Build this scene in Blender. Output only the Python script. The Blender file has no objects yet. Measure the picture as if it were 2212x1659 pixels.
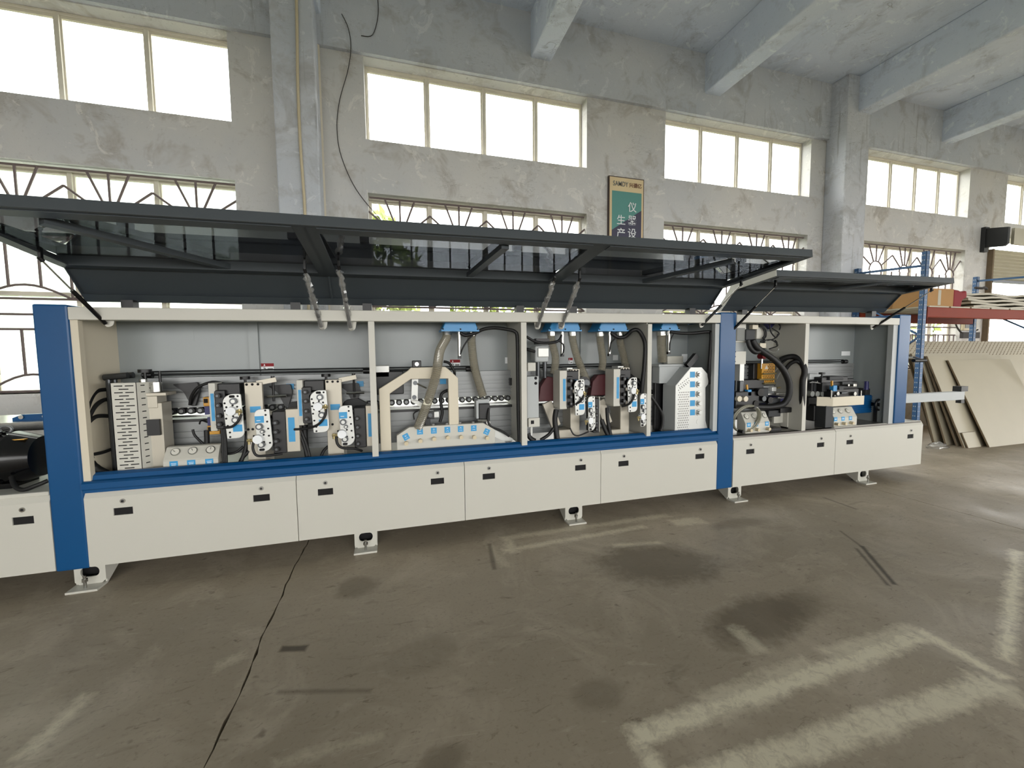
import bpy, bmesh, math, random
from mathutils import Vector, Matrix
random.seed(7)
S = bpy.context.scene
COL = S.collection

# ------------------------------------------------------------------ camera
FPX, YAW, PITCH, ROLL, DIST, CAMZ = 880.0, 0.283878, 0.071601, -0.009686, 2.90386, 1.35
FW, FH = 2212.0, 1659.0
_f = Vector((math.sin(YAW)*math.cos(PITCH), math.cos(YAW)*math.cos(PITCH), -math.sin(PITCH)))
_r = Vector((math.cos(YAW), -math.sin(YAW), 0.0))
_u = _r.cross(_f)
CR = _r*math.cos(ROLL) + _u*math.sin(ROLL)
CU = _u*math.cos(ROLL) - _r*math.sin(ROLL)
CF = _f
CO = Vector((0.0, -DIST, CAMZ))
cam = bpy.data.cameras.new('camera')
cam_o = bpy.data.objects.new('camera', cam); COL.objects.link(cam_o)
cam.sensor_width = 36.0
cam.lens = FPX/FW*36.0
cam.clip_start = 0.05; cam.clip_end = 300
cam_o.matrix_world = Matrix(((CR.x, CU.x, -CF.x, CO.x), (CR.y, CU.y, -CF.y, CO.y), (CR.z, CU.z, -CF.z, CO.z), (0, 0, 0, 1)))
S.camera = cam_o

# ------------------------------------------------------------------ light and exposure
w = bpy.data.worlds.new('sky'); S.world = w; w.use_nodes = True
bg = w.node_tree.nodes['Background']
bg.inputs[0].default_value = (1.0, 0.99, 0.97, 1.0)
bg.inputs[1].default_value = 9.0
S.view_settings.view_transform = 'Standard'
S.view_settings.look = 'None'
S.view_settings.exposure = 0.0
S.view_settings.gamma = 1.0
S.view_settings.use_curve_mapping = False
S.cycles.max_bounces = 8
S.cycles.adaptive_threshold = 0.025

def portal(name, c, sx, sy, rot):
    l = bpy.data.lights.new(name, 'AREA'); l.shape = 'RECTANGLE'; l.size = sx; l.size_y = sy
    l.cycles.is_portal = True
    o = bpy.data.objects.new(name, l); COL.objects.link(o); o.location = c; o.rotation_euler = rot
    return o

# ------------------------------------------------------------------ measuring: a point seen at (px, py) on a plane of the place
def at(px, py, X=None, Y=None, Z=None):
    v = CF + (px-FW/2)/FPX*CR - (py-FH/2)/FPX*CU
    if X is not None: t = (X-CO.x)/v.x
    elif Y is not None: t = (Y-CO.y)/v.y
    else: t = (Z-CO.z)/v.z
    return CO + t*v
def c3(x, y): return 400+x/5.183, 700+y/5.183
def c4(x, y): return 780+x/4.878, 660+y/4.878
def c5(x, y): return 1120+x/5.027, 670+y/5.027
def ce(x, y): return 1590+x/6.635, 690+y/6.635
def cf(x, y): return 1740+x/8.73, 740+y/8.73
def cr(x, y): return 1840+x/5.925, 480+y/5.925

# ------------------------------------------------------------------ mesh helpers
class MB:
    def __init__(s): s.v = []; s.f = []
    def add(s, vs, fs):
        n = len(s.v); s.v += [Vector(v) for v in vs]; s.f += [tuple(i+n for i in f) for f in fs]; return s
    def box(s, x0, x1, y0, y1, z0, z1):
        if x0 > x1: x0, x1 = x1, x0
        if y0 > y1: y0, y1 = y1, y0
        if z0 > z1: z0, z1 = z1, z0
        return s.add([(x0,y0,z0),(x1,y0,z0),(x1,y1,z0),(x0,y1,z0),(x0,y0,z1),(x1,y0,z1),(x1,y1,z1),(x0,y1,z1)],
              [(0,3,2,1),(4,5,6,7),(0,1,5,4),(1,2,6,5),(2,3,7,6),(3,0,4,7)])
    def bar(s, p0, p1, wx, wy, up=(0,0,1)):
        p0 = Vector(p0); p1 = Vector(p1); d = (p1-p0).normalized(); up = Vector(up)
        a = d.cross(up)
        if a.length < 1e-4: a = d.cross(Vector((1,0,0)))
        a.normalize(); b = a.cross(d).normalized()
        vs = []
        for p in (p0, p1):
            for (i, j) in ((-1,-1),(1,-1),(1,1),(-1,1)): vs.append(p + a*i*wx/2 + b*j*wy/2)
        return s.add(vs, [(0,3,2,1),(4,5,6,7),(0,1,5,4),(1,2,6,5),(2,3,7,6),(3,0,4,7)])
    def cyl(s, p0, p1, r0, r1=None, n=14):
        return s.tube([p0, p1], None, n, radii=[r0, r0 if r1 is None else r1])
    def tube(s, pts, r, n=8, radii=None, closed=False):
        pts = [Vector(p) for p in pts]; m = len(pts)
        if radii is None: radii = [r]*m
        t = []
        for i in range(m):
            a = pts[(i-1) % m] if (closed or i > 0) else pts[i]
            b = pts[(i+1) % m] if (closed or i < m-1) else pts[i]
            d = b-a
            t.append(d.normalized() if d.length > 1e-9 else Vector((0,0,1)))
        x = t[0].cross(Vector((0,0,1)))
        if x.length < 1e-3: x = t[0].cross(Vector((0,1,0)))
        x.normalize(); vs = []
        for i in range(m):
            x = (x - t[i]*x.dot(t[i]));
            if x.length < 1e-6: x = t[i].orthogonal()
            x.normalize(); y = t[i].cross(x)
            for k in range(n):
                a = 2*math.pi*k/n
                vs.append(pts[i] + (x*math.cos(a)+y*math.sin(a))*radii[i])
        fs = []
        for i in range(m if closed else m-1):
            j = (i+1) % m
            for k in range(n):
                l = (k+1) % n
                fs.append((i*n+k, i*n+l, j*n+l, j*n+k))
        if not closed:
            fs.append(tuple(range(n-1, -1, -1))); fs.append(tuple((m-1)*n+k for k in range(n)))
        return s.add(vs, fs)
    def prism(s, poly, vec):
        n = len(poly); vec = Vector(vec); p = [Vector(q) for q in poly]
        return s.add(p + [q+vec for q in p], [tuple(range(n)), tuple(range(2*n-1, n-1, -1))] +
                     [(i, n+i, n+(i+1) % n, (i+1) % n) for i in range(n)])
    def xz(s, poly, y0, y1): return s.prism([(x, y0, z) for x, z in poly], (0, y1-y0, 0))
    def yz(s, poly, x0, x1): return s.prism([(x0, y, z) for y, z in poly], (x1-x0, 0, 0))
    def xy(s, poly, z0, z1): return s.prism([(x, y, z0) for x, y in poly], (0, 0, z1-z0))
    def quad(s, a, b, c, d): return s.add([a, b, c, d], [(0,1,2,3)])
    def build(s, name, mat, parent=None, smooth=0.0, bevel=0.0, label=None, kind=None):
        if SHEAR[1]: s.v = [Vector((v.x, v.y, v.z+(v.x-SHEAR[0])*SHEAR[1])) for v in s.v]
        me = bpy.data.meshes.new(name)
        xs = [v.x for v in s.v]; ys = [v.y for v in s.v]; zs = [v.z for v in s.v]
        c = Vector(((min(xs)+max(xs))/2, (min(ys)+max(ys))/2, min(zs)))
        me.from_pydata([v-c for v in s.v], [], s.f)
        bm = bmesh.new(); bm.from_mesh(me); bmesh.ops.recalc_face_normals(bm, faces=bm.faces); bm.to_mesh(me); bm.free()
        if smooth:
            me.polygons.foreach_set('use_smooth', [True]*len(me.polygons)); me.set_sharp_from_angle(angle=smooth)
        me.materials.append(M[mat] if isinstance(mat, str) else mat)
        o = bpy.data.objects.new(name, me); COL.objects.link(o)
        place(o, c, parent)
        if bevel:
            b = o.modifiers.new('bevel', 'BEVEL'); b.width = bevel; b.segments = 2; b.limit_method = 'ANGLE'; b.angle_limit = 0.6
        if label: o['label'] = label
        if kind: o['kind'] = kind
        return o
SHEAR = [0.0, 0.0]
ORG = {}
def place(o, c, parent):
    ORG[o.name] = Vector(c)
    if parent is not None:
        o.parent = parent; o.location = Vector(c) - ORG[parent.name]
    else: o.location = c
def dup(o, c, parent=None):
    n = o.copy(); COL.objects.link(n); place(n, c, parent if parent is not None else o.parent)
    for ch in o.children:
        d = ch.copy(); COL.objects.link(d)
        place(d, Vector(c) + ORG[ch.name] - ORG[o.name], n)
    return n
def thing(name, label, cat, loc, group=None):
    o = bpy.data.objects.new(name, None); COL.objects.link(o); o.empty_display_size = 0.1
    place(o, loc, None); tag(o, label, cat, group); return o
def tag(o, label, cat, group=None):
    o['label'] = label; o['category'] = cat
    if group: o['group'] = group
    return o
def struct(o): o['kind'] = 'structure'; return o
def curve(pts, n=8):
    pts = [Vector(p) for p in pts]; out = []
    for i in range(len(pts)-1):
        p0 = pts[max(i-1, 0)]; p1 = pts[i]; p2 = pts[i+1]; p3 = pts[min(i+2, len(pts)-1)]
        for k in range(n):
            t = k/n
            out.append(0.5*((2*p1)+(p2-p0)*t+(2*p0-5*p1+4*p2-p3)*t*t+(3*p1-p0-3*p2+p3)*t**3))
    out.append(pts[-1]); return out
def rpoly(pts, rad, n=5):
    out = []; m = len(pts)
    for i in range(m):
        p = Vector(pts[i]); a = Vector(pts[i-1])-p; b = Vector(pts[(i+1) % m])-p
        r = rad[i] if isinstance(rad, (list, tuple)) else rad
        r = min(r, a.length*0.49, b.length*0.49)
        if r < 1e-5: out.append(tuple(p)); continue
        s = p+a.normalized()*r; e = p+b.normalized()*r
        for k in range(n+1):
            t = k/n; out.append(tuple(s*(1-t)**2+p*2*t*(1-t)+e*t*t))
    return out
def disc(x, z, r, n=14): return [(x+r*math.cos(2*math.pi*k/n), z+r*math.sin(2*math.pi*k/n)) for k in range(n)]

# ------------------------------------------------------------------ materials
M = {}
def lin(c):
    return tuple((v/255/12.92 if v/255 <= 0.04045 else ((v/255+0.055)/1.055)**2.4) for v in c)
def mat(name, rgb, rough=0.5, metal=0.0, spec=0.5, var=0.06, scale=6.0, bump=0.0, bscale=80.0, coat=0.0, lin_in=False):
    m = bpy.data.materials.new(name); m.use_nodes = True; nt = m.node_tree; N = nt.nodes; L = nt.links
    b = N['Principled BSDF']; c = rgb if lin_in else lin(rgb)
    b.inputs['Roughness'].default_value = rough; b.inputs['Metallic'].default_value = metal
    b.inputs['Specular IOR Level'].default_value = spec
    if coat: b.inputs['Coat Weight'].default_value = coat; b.inputs['Coat Roughness'].default_value = 0.12
    tc = N.new('ShaderNodeTexCoord'); no = N.new('ShaderNodeTexNoise'); no.inputs['Scale'].default_value = scale; no.inputs['Detail'].default_value = 4
    L.new(tc.outputs['Object'], no.inputs['Vector'])
    ra = N.new('ShaderNodeMix'); ra.data_type = 'RGBA'
    ra.inputs[6].default_value = tuple(v*(1-var) for v in c)+(1,); ra.inputs[7].default_value = tuple(min(1, v*(1+var)) for v in c)+(1,)
    L.new(no.outputs['Fac'], ra.inputs[0]); L.new(ra.outputs[2], b.inputs['Base Color'])
    if bump:
        n2 = N.new('ShaderNodeTexNoise'); n2.inputs['Scale'].default_value = bscale; n2.inputs['Detail'].default_value = 3
        L.new(tc.outputs['Object'], n2.inputs['Vector'])
        bp = N.new('ShaderNodeBump'); bp.inputs['Strength'].default_value = bump; bp.inputs['Distance'].default_value = 0.004
        L.new(n2.outputs['Fac'], bp.inputs['Height']); L.new(bp.outputs[0], b.inputs['Normal'])
    M[name] = m; return m
def clear(name, tint, trans, rough=0.05, diff=(0.8,0.8,0.8), dfac=0.1, glossfac=0.12):
    m = bpy.data.materials.new(name); m.use_nodes = True; nt = m.node_tree; N = nt.nodes; L = nt.links
    N.remove(N['Principled BSDF']); out = N['Material Output']
    t = N.new('ShaderNodeBsdfTransparent'); t.inputs[0].default_value = tuple(tint)+(1,)
    d = N.new('ShaderNodeBsdfPrincipled'); d.inputs['Base Color'].default_value = tuple(diff)+(1,); d.inputs['Roughness'].default_value = rough
    if name.startswith('milky'):
        d = N.new('ShaderNodeBsdfTranslucent'); d.inputs[0].default_value = tuple(diff)+(1,)
    g = N.new('ShaderNodeBsdfGlossy'); g.inputs['Roughness'].default_value = rough
    tc = N.new('ShaderNodeTexCoord'); no = N.new('ShaderNodeTexNoise'); no.inputs['Scale'].default_value = 3.0; no.inputs['Detail'].default_value = 5
    L.new(tc.outputs['Object'], no.inputs['Vector'])
    mr = N.new('ShaderNodeMapRange'); mr.inputs[3].default_value = dfac*0.6; mr.inputs[4].default_value = dfac*1.4
    L.new(no.outputs['Fac'], mr.inputs[0])
    m1 = N.new('ShaderNodeMixShader'); L.new(mr.outputs[0], m1.inputs[0]); L.new(t.outputs[0], m1.inputs[1]); L.new(d.outputs[0], m1.inputs[2])
    lf = N.new('ShaderNodeLayerWeight'); lf.inputs[0].default_value = 0.5
    pw = N.new('ShaderNodeMath'); pw.operation = 'POWER'; pw.inputs[1].default_value = 5.0; L.new(lf.outputs['Facing'], pw.inputs[0])
    lw = N.new('ShaderNodeMath'); lw.operation = 'MULTIPLY_ADD'; lw.inputs[1].default_value = 0.96; lw.inputs[2].default_value = 0.04; L.new(pw.outputs[0], lw.inputs[0])
    m2 = N.new('ShaderNodeMixShader'); mu = N.new('ShaderNodeMath'); mu.operation = 'MULTIPLY'; mu.inputs[1].default_value = glossfac
    L.new(lw.outputs[0], mu.inputs[0]); L.new(mu.outputs[0], m2.inputs[0]); L.new(m1.outputs[0], m2.inputs[1]); L.new(g.outputs[0], m2.inputs[2])
    L.new(m2.outputs[0], out.inputs[0]); M[name] = m; return m

mat('white_paint', (196,194,184), 0.42, var=0.02, scale=3, bump=0.05, bscale=260)
mat('cream_paint', (208,199,178), 0.42, var=0.03, scale=3)
mat('grey_paint', (172,176,176), 0.45, var=0.04)
mat('back_paint', (144,150,150), 0.33, var=0.03, scale=2, bump=0.04, bscale=200)
mat('blue_paint', (11,74,124), 0.33, var=0.05, scale=3, bump=0.03, bscale=220, coat=0.13, spec=0.25)
mat('light_blue', (40,132,190), 0.35, var=0.08)
mat('label_blue', (48,150,205), 0.4, var=0.06, scale=30)
mat('label_white', (235,238,240), 0.5, var=0.02)
mat('black_plastic', (9,9,11), 0.4, var=0.15)
mat('black_gloss', (8,8,10), 0.16, var=0.1)
mat('rubber', (12,12,13), 0.55, var=0.2)
mat('dark_slot', (10,8,10), 0.8, var=0.1)
mat('hood_paint', (58,64,68), 0.4, var=0.06, scale=3, bump=0.05, bscale=220)
mat('steel', (190,190,186), 0.22, metal=1.0, var=0.08)
mat('dark_steel', (84,86,88), 0.35, metal=0.9, var=0.15)
mat('alu', (128,130,130), 0.42, metal=0.55, var=0.06)
mat('plate_grey', (205,206,202), 0.35, metal=0.3, var=0.03)
mat('beige_metal', (180,174,160), 0.4, metal=0.35, var=0.06)
mat('brass', (196,180,132), 0.3, metal=0.8, var=0.1)
mat('amber', (204,148,40), 0.42, var=0.08)
mat('red', (136,20,30), 0.7, var=0.1)
mat('navy', (36,36,96), 0.45, var=0.1)
mat('wine', (74,16,24), 0.5, var=0.2)
mat('gauge_face', (216,214,204), 0.25, var=0.06, scale=40)
mat('window_frame', (222,216,200), 0.6, var=0.14, scale=9, bump=0.2, bscale=60)
mat('grille', (112,98,96), 0.6, var=0.2, scale=20)
mat('cardboard', (176,134,84), 0.8, var=0.1)
mat('rack_blue', (44,86,130), 0.45, var=0.12)
mat('rack_orange', (132,48,26), 0.6, spec=0.25, var=0.14, scale=4)
mat('board', (170,162,141), 0.5, var=0.06, scale=3)
mat('board_edge', (122,106,84), 0.8, var=0.25, scale=14)
mat('dark_box', (44,46,48), 0.6, var=0.1)
mat('shutter', (188,182,160), 0.4, metal=0.2, var=0.08)
mat('conduit', (206,192,160), 0.5, var=0.06)
mat('white_pipe', (214,206,188), 0.5, var=0.05)
mat('wire', (52,48,46), 0.7, var=0.2)
mat('sign_cream', (226,204,160), 0.5, var=0.04)
mat('sign_teal', (92,150,142), 0.5, var=0.04)
mat('sign_navy', (66,64,86), 0.5, var=0.04)
mat('sign_frame', (74,58,52), 0.5, var=0.08)
mat('sign_grey', (118,120,116), 0.5, var=0.03)
mat('sign_brown', (112,62,48), 0.5, var=0.03)
mat('bark', (74,62,50), 0.9, var=0.3)
mat('leaf', (126,140,52), 0.6, var=0.5, scale=2)
mat('ground', (70,74,52), 0.9, var=0.1)
mat('sky_blue_clamp', (70,84,120), 0.5, var=0.1)
mat('worktop', (120,116,112), 0.28, metal=0.4, var=0.1)
clear('glass', (0.97,0.98,0.97), 1, dfac=0.04, glossfac=0.6)
clear('milky_glass', (0.90,0.93,0.90), 1, rough=0.3, diff=(0.80,0.86,0.80), dfac=0.55, glossfac=0.5)
clear('tinted_acrylic', (0.17,0.178,0.19), 1, rough=0.012, diff=(0.012,0.014,0.018), dfac=0.06, glossfac=1.0)
clear('clear_plastic', (0.88,0.88,0.86), 1, rough=0.08, diff=(0.7,0.7,0.68), dfac=0.22, glossfac=1.6)
clear('coil_clear', (0.7,0.7,0.64), 1, rough=0.15, diff=lin((170,168,150)), dfac=0.45, glossfac=1.2)
clear('hose_clear', (0.72,0.70,0.64), 1, rough=0.12, diff=lin((178,172,154)), dfac=0.42, glossfac=2.2)

# ---- wall, ceiling, floor surfaces
def plaster(name, base, alt, stain, blue=None):
    m = bpy.data.materials.new(name); m.use_nodes = True; nt = m.node_tree; N = nt.nodes; L = nt.links
    b = N['Principled BSDF']; b.inputs['Roughness'].default_value = 0.85; b.inputs['Specular IOR Level'].default_value = 0.25
    geo = N.new('ShaderNodeNewGeometry')
    def noise(sc, det=5, rough=0.6, dist=0.0, vec=None):
        n = N.new('ShaderNodeTexNoise'); n.inputs['Scale'].default_value = sc; n.inputs['Detail'].default_value = min(det, 4)
        n.inputs['Roughness'].default_value = rough; n.inputs['Distortion'].default_value = dist
        L.new(vec or geo.outputs['Position'], n.inputs['Vector']); return n.outputs['Fac']
    def mix(f, a, c):
        x = N.new('ShaderNodeMix'); x.data_type = 'RGBA'
        if hasattr(f, 'links'): L.new(f, x.inputs[0])
        else: x.inputs[0].default_value = f
        for i, q in ((6, a), (7, c)):
            if hasattr(q, 'links'): L.new(q, x.inputs[i])
            else: x.inputs[i].default_value = tuple(q)+(1,)
        return x.outputs[2]
    def rng(v, a, c, lo=0.0, hi=1.0):
        x = N.new('ShaderNodeMapRange'); L.new(v, x.inputs[0])
        x.inputs[1].default_value = a; x.inputs[2].default_value = c; x.inputs[3].default_value = lo; x.inputs[4].default_value = hi
        return x.outputs[0]
    c = mix(rng(noise(0.9), 0.35, 0.65), lin(base), lin(alt))
    c = mix(rng(noise(2.6, 8, 0.7, 0.6), 0.52, 0.68, 0, 0.7), c, lin(stain))
    c = mix(rng(noise(4.0, 9, 0.75, 1.2), 0.585, 0.64, 0, 0.55), c, tuple(min(1, v*1.22) for v in lin(base)))
    c = mix(rng(noise(38.0, 4), 0.60, 0.75, 0, 0.3), c, tuple(v*0.6 for v in lin(stain)))
    # hairline cracks and vertical drip marks
    mp = N.new('ShaderNodeMapping'); mp.inputs['Scale'].default_value = (0.8, 0.8, 3.5); L.new(geo.outputs['Position'], mp.inputs[0])
    cr1 = N.new('ShaderNodeMath'); cr1.operation = 'SUBTRACT'; L.new(noise(2.4, 9, 0.7, 0.8, mp.outputs[0]), cr1.inputs[0]); cr1.inputs[1].default_value = 0.5
    cr2 = N.new('ShaderNodeMath'); cr2.operation = 'ABSOLUTE'; L.new(cr1.outputs[0], cr2.inputs[0])
    cr3 = N.new('ShaderNodeMath'); cr3.operation = 'MULTIPLY'; L.new(rng(cr2.outputs[0], 0.0, 0.006, 0.6, 0.0), cr3.inputs[0]); L.new(rng(noise(1.3), 0.5, 0.6), cr3.inputs[1])
    c = mix(cr3.outputs[0], c, tuple(v*0.45 for v in lin(stain)))
    if name == 'column_plaster':
        md = N.new('ShaderNodeMapping'); md.inputs['Scale'].default_value = (16.0, 16.0, 1.3); L.new(geo.outputs['Position'], md.inputs[0])
        dr = N.new('ShaderNodeMath'); dr.operation = 'MULTIPLY'; L.new(rng(noise(1.0, 5, 0.6, 0.2, md.outputs[0]), 0.58, 0.7, 0, 0.55), dr.inputs[0]); L.new(rng(noise(0.5), 0.48, 0.56), dr.inputs[1])
        c = mix(dr.outputs[0], c, tuple(v*0.55 for v in lin(stain)))
    L.new(c, b.inputs['Base Color'])
    bp = N.new('ShaderNodeBump'); bp.inputs['Strength'].default_value = 0.25; bp.inputs['Distance'].default_value = 0.01
    L.new(noise(9, 8, 0.7, 0.5), bp.inputs['Height']); L.new(bp.outputs[0], b.inputs['Normal'])
    M[name] = m
plaster('wall_plaster', (216,213,208), (204,204,204), (172,165,155))
plaster('ceiling_plaster', (222,230,242), (212,222,236), (186,192,202))
plaster('column_plaster', (208,210,214), (197,202,210), (174,174,174))

def floor_material():
    m = bpy.data.materials.new('concrete_floor'); m.use_nodes = True; nt = m.node_tree; N = nt.nodes; L = nt.links
    b = N['Principled BSDF']; b.inputs['Specular IOR Level'].default_value = 0.4
    geo = N.new('ShaderNodeNewGeometry'); POS = geo.outputs['Position']
    def noise(sc, det=5, rough=0.6, dist=0.0, vec=POS):
        n = N.new('ShaderNodeTexNoise'); n.inputs['Scale'].default_value = sc; n.inputs['Detail'].default_value = min(det, 4)
        n.inputs['Roughness'].default_value = rough; n.inputs['Distortion'].default_value = dist
        L.new(vec, n.inputs['Vector']); return n.outputs['Fac']
    def math_(op, a, c=None):
        x = N.new('ShaderNodeMath'); x.operation = op
        for i, q in enumerate((a, c)):
            if q is None: continue
            if hasattr(q, 'links'): L.new(q, x.inputs[i])
            else: x.inputs[i].default_value = q
        return x.outputs[0]
    def mix(f, a, c):
        x = N.new('ShaderNodeMix'); x.data_type = 'RGBA'
        if hasattr(f, 'links'): L.new(f, x.inputs[0])
        else: x.inputs[0].default_value = f
        for i, q in ((6, a), (7, c)):
            if hasattr(q, 'links'): L.new(q, x.inputs[i])
            else: x.inputs[i].default_value = tuple(q)+(1,)
        return x.outputs[2]
    def rng(v, a, c, lo=0.0, hi=1.0):
        x = N.new('ShaderNodeMapRange'); L.new(v, x.inputs[0])
        x.inputs[1].default_value = a; x.inputs[2].default_value = c; x.inputs[3].default_value = lo; x.inputs[4].default_value = hi
        return x.outputs[0]
    wob = noise(7, 6, 0.75, 0.4); fine = noise(30, 5, 0.7)
    edge = math_('ADD', math_('MULTIPLY', math_('SUBTRACT', wob, 0.5), 0.14), math_('MULTIPLY', math_('SUBTRACT', fine, 0.5), 0.10))
    def seg(p, q, wid, soft=0.03, rag=1.0):
        p = Vector(p); q = Vector(q); c = (p+q)/2; d = q-p; ang = math.atan2(d.y, d.x)
        mp = N.new('ShaderNodeMapping'); mp.vector_type = 'TEXTURE'; mp.inputs['Location'].default_value = (c.x, c.y, 0); mp.inputs['Rotation'].default_value = (0, 0, ang)
        L.new(POS, mp.inputs[0]); s = N.new('ShaderNodeSeparateXYZ'); L.new(mp.outputs[0], s.inputs[0])
        ax = math_('SUBTRACT', math_('ABSOLUTE', s.outputs[0]), d.length/2)
        ay = math_('SUBTRACT', math_('ABSOLUTE', s.outputs[1]), wid/2)
        v = math_('ADD', math_('MAXIMUM', ax, ay), math_('MULTIPLY', edge, rag))
        return rng(v, -soft*0.3, soft, 1.0, 0.0)
    def blob(c, rx, ry, ang=0, soft=0.35):
        mp = N.new('ShaderNodeMapping'); mp.vector_type = 'TEXTURE'; mp.inputs['Location'].default_value = (c[0], c[1], 0); mp.inputs['Rotation'].default_value = (0, 0, ang); mp.inputs['Scale'].default_value = (rx, ry, 1)
        L.new(POS, mp.inputs[0]); l = N.new('ShaderNodeVectorMath'); l.operation = 'LENGTH'; L.new(mp.outputs[0], l.inputs[0])
        v = math_('ADD', l.outputs['Value'], math_('MULTIPLY', edge, 6.0))
        return rng(v, 1.0-soft, 1.0+soft*0.4, 1.0, 0.0)
    c = mix(rng(noise(0.7, 6), 0.35, 0.68), lin((152,141,123)), lin((172,160,141)))
    c = mix(rng(noise(2.2, 8, 0.7, 0.8), 0.5, 0.72, 0, 0.6), c, lin((194,183,164)))
    c = mix(rng(noise(3.1, 8, 0.72, 0.5, ), 0.36, 0.24, 0, 0.6), c, lin((112,101,86)))
    st = N.new('ShaderNodeMapping'); st.inputs['Scale'].default_value = (2.0, 9.0, 1.0); st.inputs['Rotation'].default_value = (0, 0, 0.5); L.new(POS, st.inputs[0])
    c = mix(rng(noise(1.5, 8, 0.75, 0.6, st.outputs[0]), 0.58, 0.74, 0, 0.4), c, lin((120,110,94)))
    c = mix(rng(fine, 0.60, 0.8, 0, 0.35), c, lin((104,95,82)))
    sp = noise(11, 2, 0.5, 0.0)
    c = mix(rng(sp, 0.70, 0.76, 0, 0.6), c, lin((106,97,83)))
    fm = N.new('ShaderNodeMapping'); fm.inputs['Scale'].default_value = (1.0, 3.2, 1.0); fm.inputs['Rotation'].default_value = (0, 0, -0.35); L.new(POS, fm.inputs[0])
    c = mix(rng(noise(9.0, 7, 0.78, 1.0, fm.outputs[0]), 0.60, 0.72, 0, 0.7), c, lin((104,94,80)))
    c = mix(rng(noise(5.0, 8, 0.8, 1.5, fm.outputs[0]), 0.60, 0.75, 0, 0.5), c, lin((196,186,168)))
    c = mix(rng(noise(60.0, 3, 0.6), 0.55, 0.8, 0, 0.4), c, lin((110,101,88)))
    for q in STAINS: c = mix(math_('MULTIPLY', blob(*q[:3], *q[3:4]), q[4]*1.0), c, lin((106,95,78)))
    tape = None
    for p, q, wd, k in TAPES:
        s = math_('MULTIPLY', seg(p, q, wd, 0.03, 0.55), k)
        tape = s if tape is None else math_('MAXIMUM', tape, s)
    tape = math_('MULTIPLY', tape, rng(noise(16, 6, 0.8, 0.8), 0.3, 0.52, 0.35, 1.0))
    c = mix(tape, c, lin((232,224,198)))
    for p, q, wd, k in SCRATCH: c = mix(math_('MULTIPLY', seg(p, q, wd, 0.012, 0.08), k), c, lin((64,56,46)))
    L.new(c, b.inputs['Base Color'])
    L.new(rng(noise(1.6, 6), 0.3, 0.7, 0.36, 0.62), b.inputs['Roughness'])
    bp = N.new('ShaderNodeBump'); bp.inputs['Strength'].default_value = 0.16; bp.inputs['Distance'].default_value = 0.006
    L.new(noise(14, 8, 0.7), bp.inputs['Height']); L.new(bp.outputs[0], b.inputs['Normal'])
    M['floor'] = m
def fl(px, py):
    p = at(px, py, Z=0); return (p.x, p.y, 0)
STAINS = [(fl(1420,1215)[:2], 0.42, 0.26, -0.3, 0.75), (fl(1640,1335)[:2], 0.36, 0.16, 0.2, 0.75), (fl(770,1268)[:2], 0.13, 0.12, 0, 0.55),
          (fl(1720,1310)[:2], 0.25, 0.12, 0.3, 0.5), (fl(900,1420)[:2], 0.2, 0.12, 0.3, 0.3), (fl(1290,1500)[:2], 0.12, 0.08, 0, 0.4), (fl(960,1640)[:2], 0.08, 0.06, 0, 0.5), (fl(1600,1130)[:2], 0.3, 0.08, 0.0, 0.35)]
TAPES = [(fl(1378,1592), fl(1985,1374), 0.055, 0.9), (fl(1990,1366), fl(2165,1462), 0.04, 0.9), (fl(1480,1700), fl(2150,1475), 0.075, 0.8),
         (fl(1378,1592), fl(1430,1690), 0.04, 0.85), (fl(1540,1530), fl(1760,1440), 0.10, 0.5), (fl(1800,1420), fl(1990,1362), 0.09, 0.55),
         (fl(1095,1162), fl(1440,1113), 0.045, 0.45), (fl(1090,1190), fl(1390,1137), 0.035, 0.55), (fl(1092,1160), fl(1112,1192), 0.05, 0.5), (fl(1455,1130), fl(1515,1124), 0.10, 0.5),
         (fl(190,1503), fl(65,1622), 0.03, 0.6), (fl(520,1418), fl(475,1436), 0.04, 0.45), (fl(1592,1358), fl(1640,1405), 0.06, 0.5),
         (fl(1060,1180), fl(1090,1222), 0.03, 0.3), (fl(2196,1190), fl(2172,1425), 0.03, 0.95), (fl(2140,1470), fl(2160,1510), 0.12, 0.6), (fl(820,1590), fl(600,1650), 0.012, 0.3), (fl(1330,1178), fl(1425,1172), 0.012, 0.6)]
SCRATCH = [(fl(1862,1180), fl(1932,1262), 0.016, 0.9), (fl(1850,1185), fl(1918,1264), 0.010, 0.7), (fl(1815,1147), fl(1860,1180), 0.008, 0.6),
           (fl(608,1402), fl(660,1400), 0.03, 0.8), (fl(1057,1175), fl(1068,1230), 0.02, 0.55), (fl(600,1495), fl(800,1492), 0.012, 0.4), (fl(1780,1075), fl(1850,1100), 0.02, 0.5)]
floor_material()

# ================================================================== THE SETTING
WY = 2.0                       # inner face of the window wall
CEIL = 5.40
XL, XR, YF = -9.0, 24.0, -12.0
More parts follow.
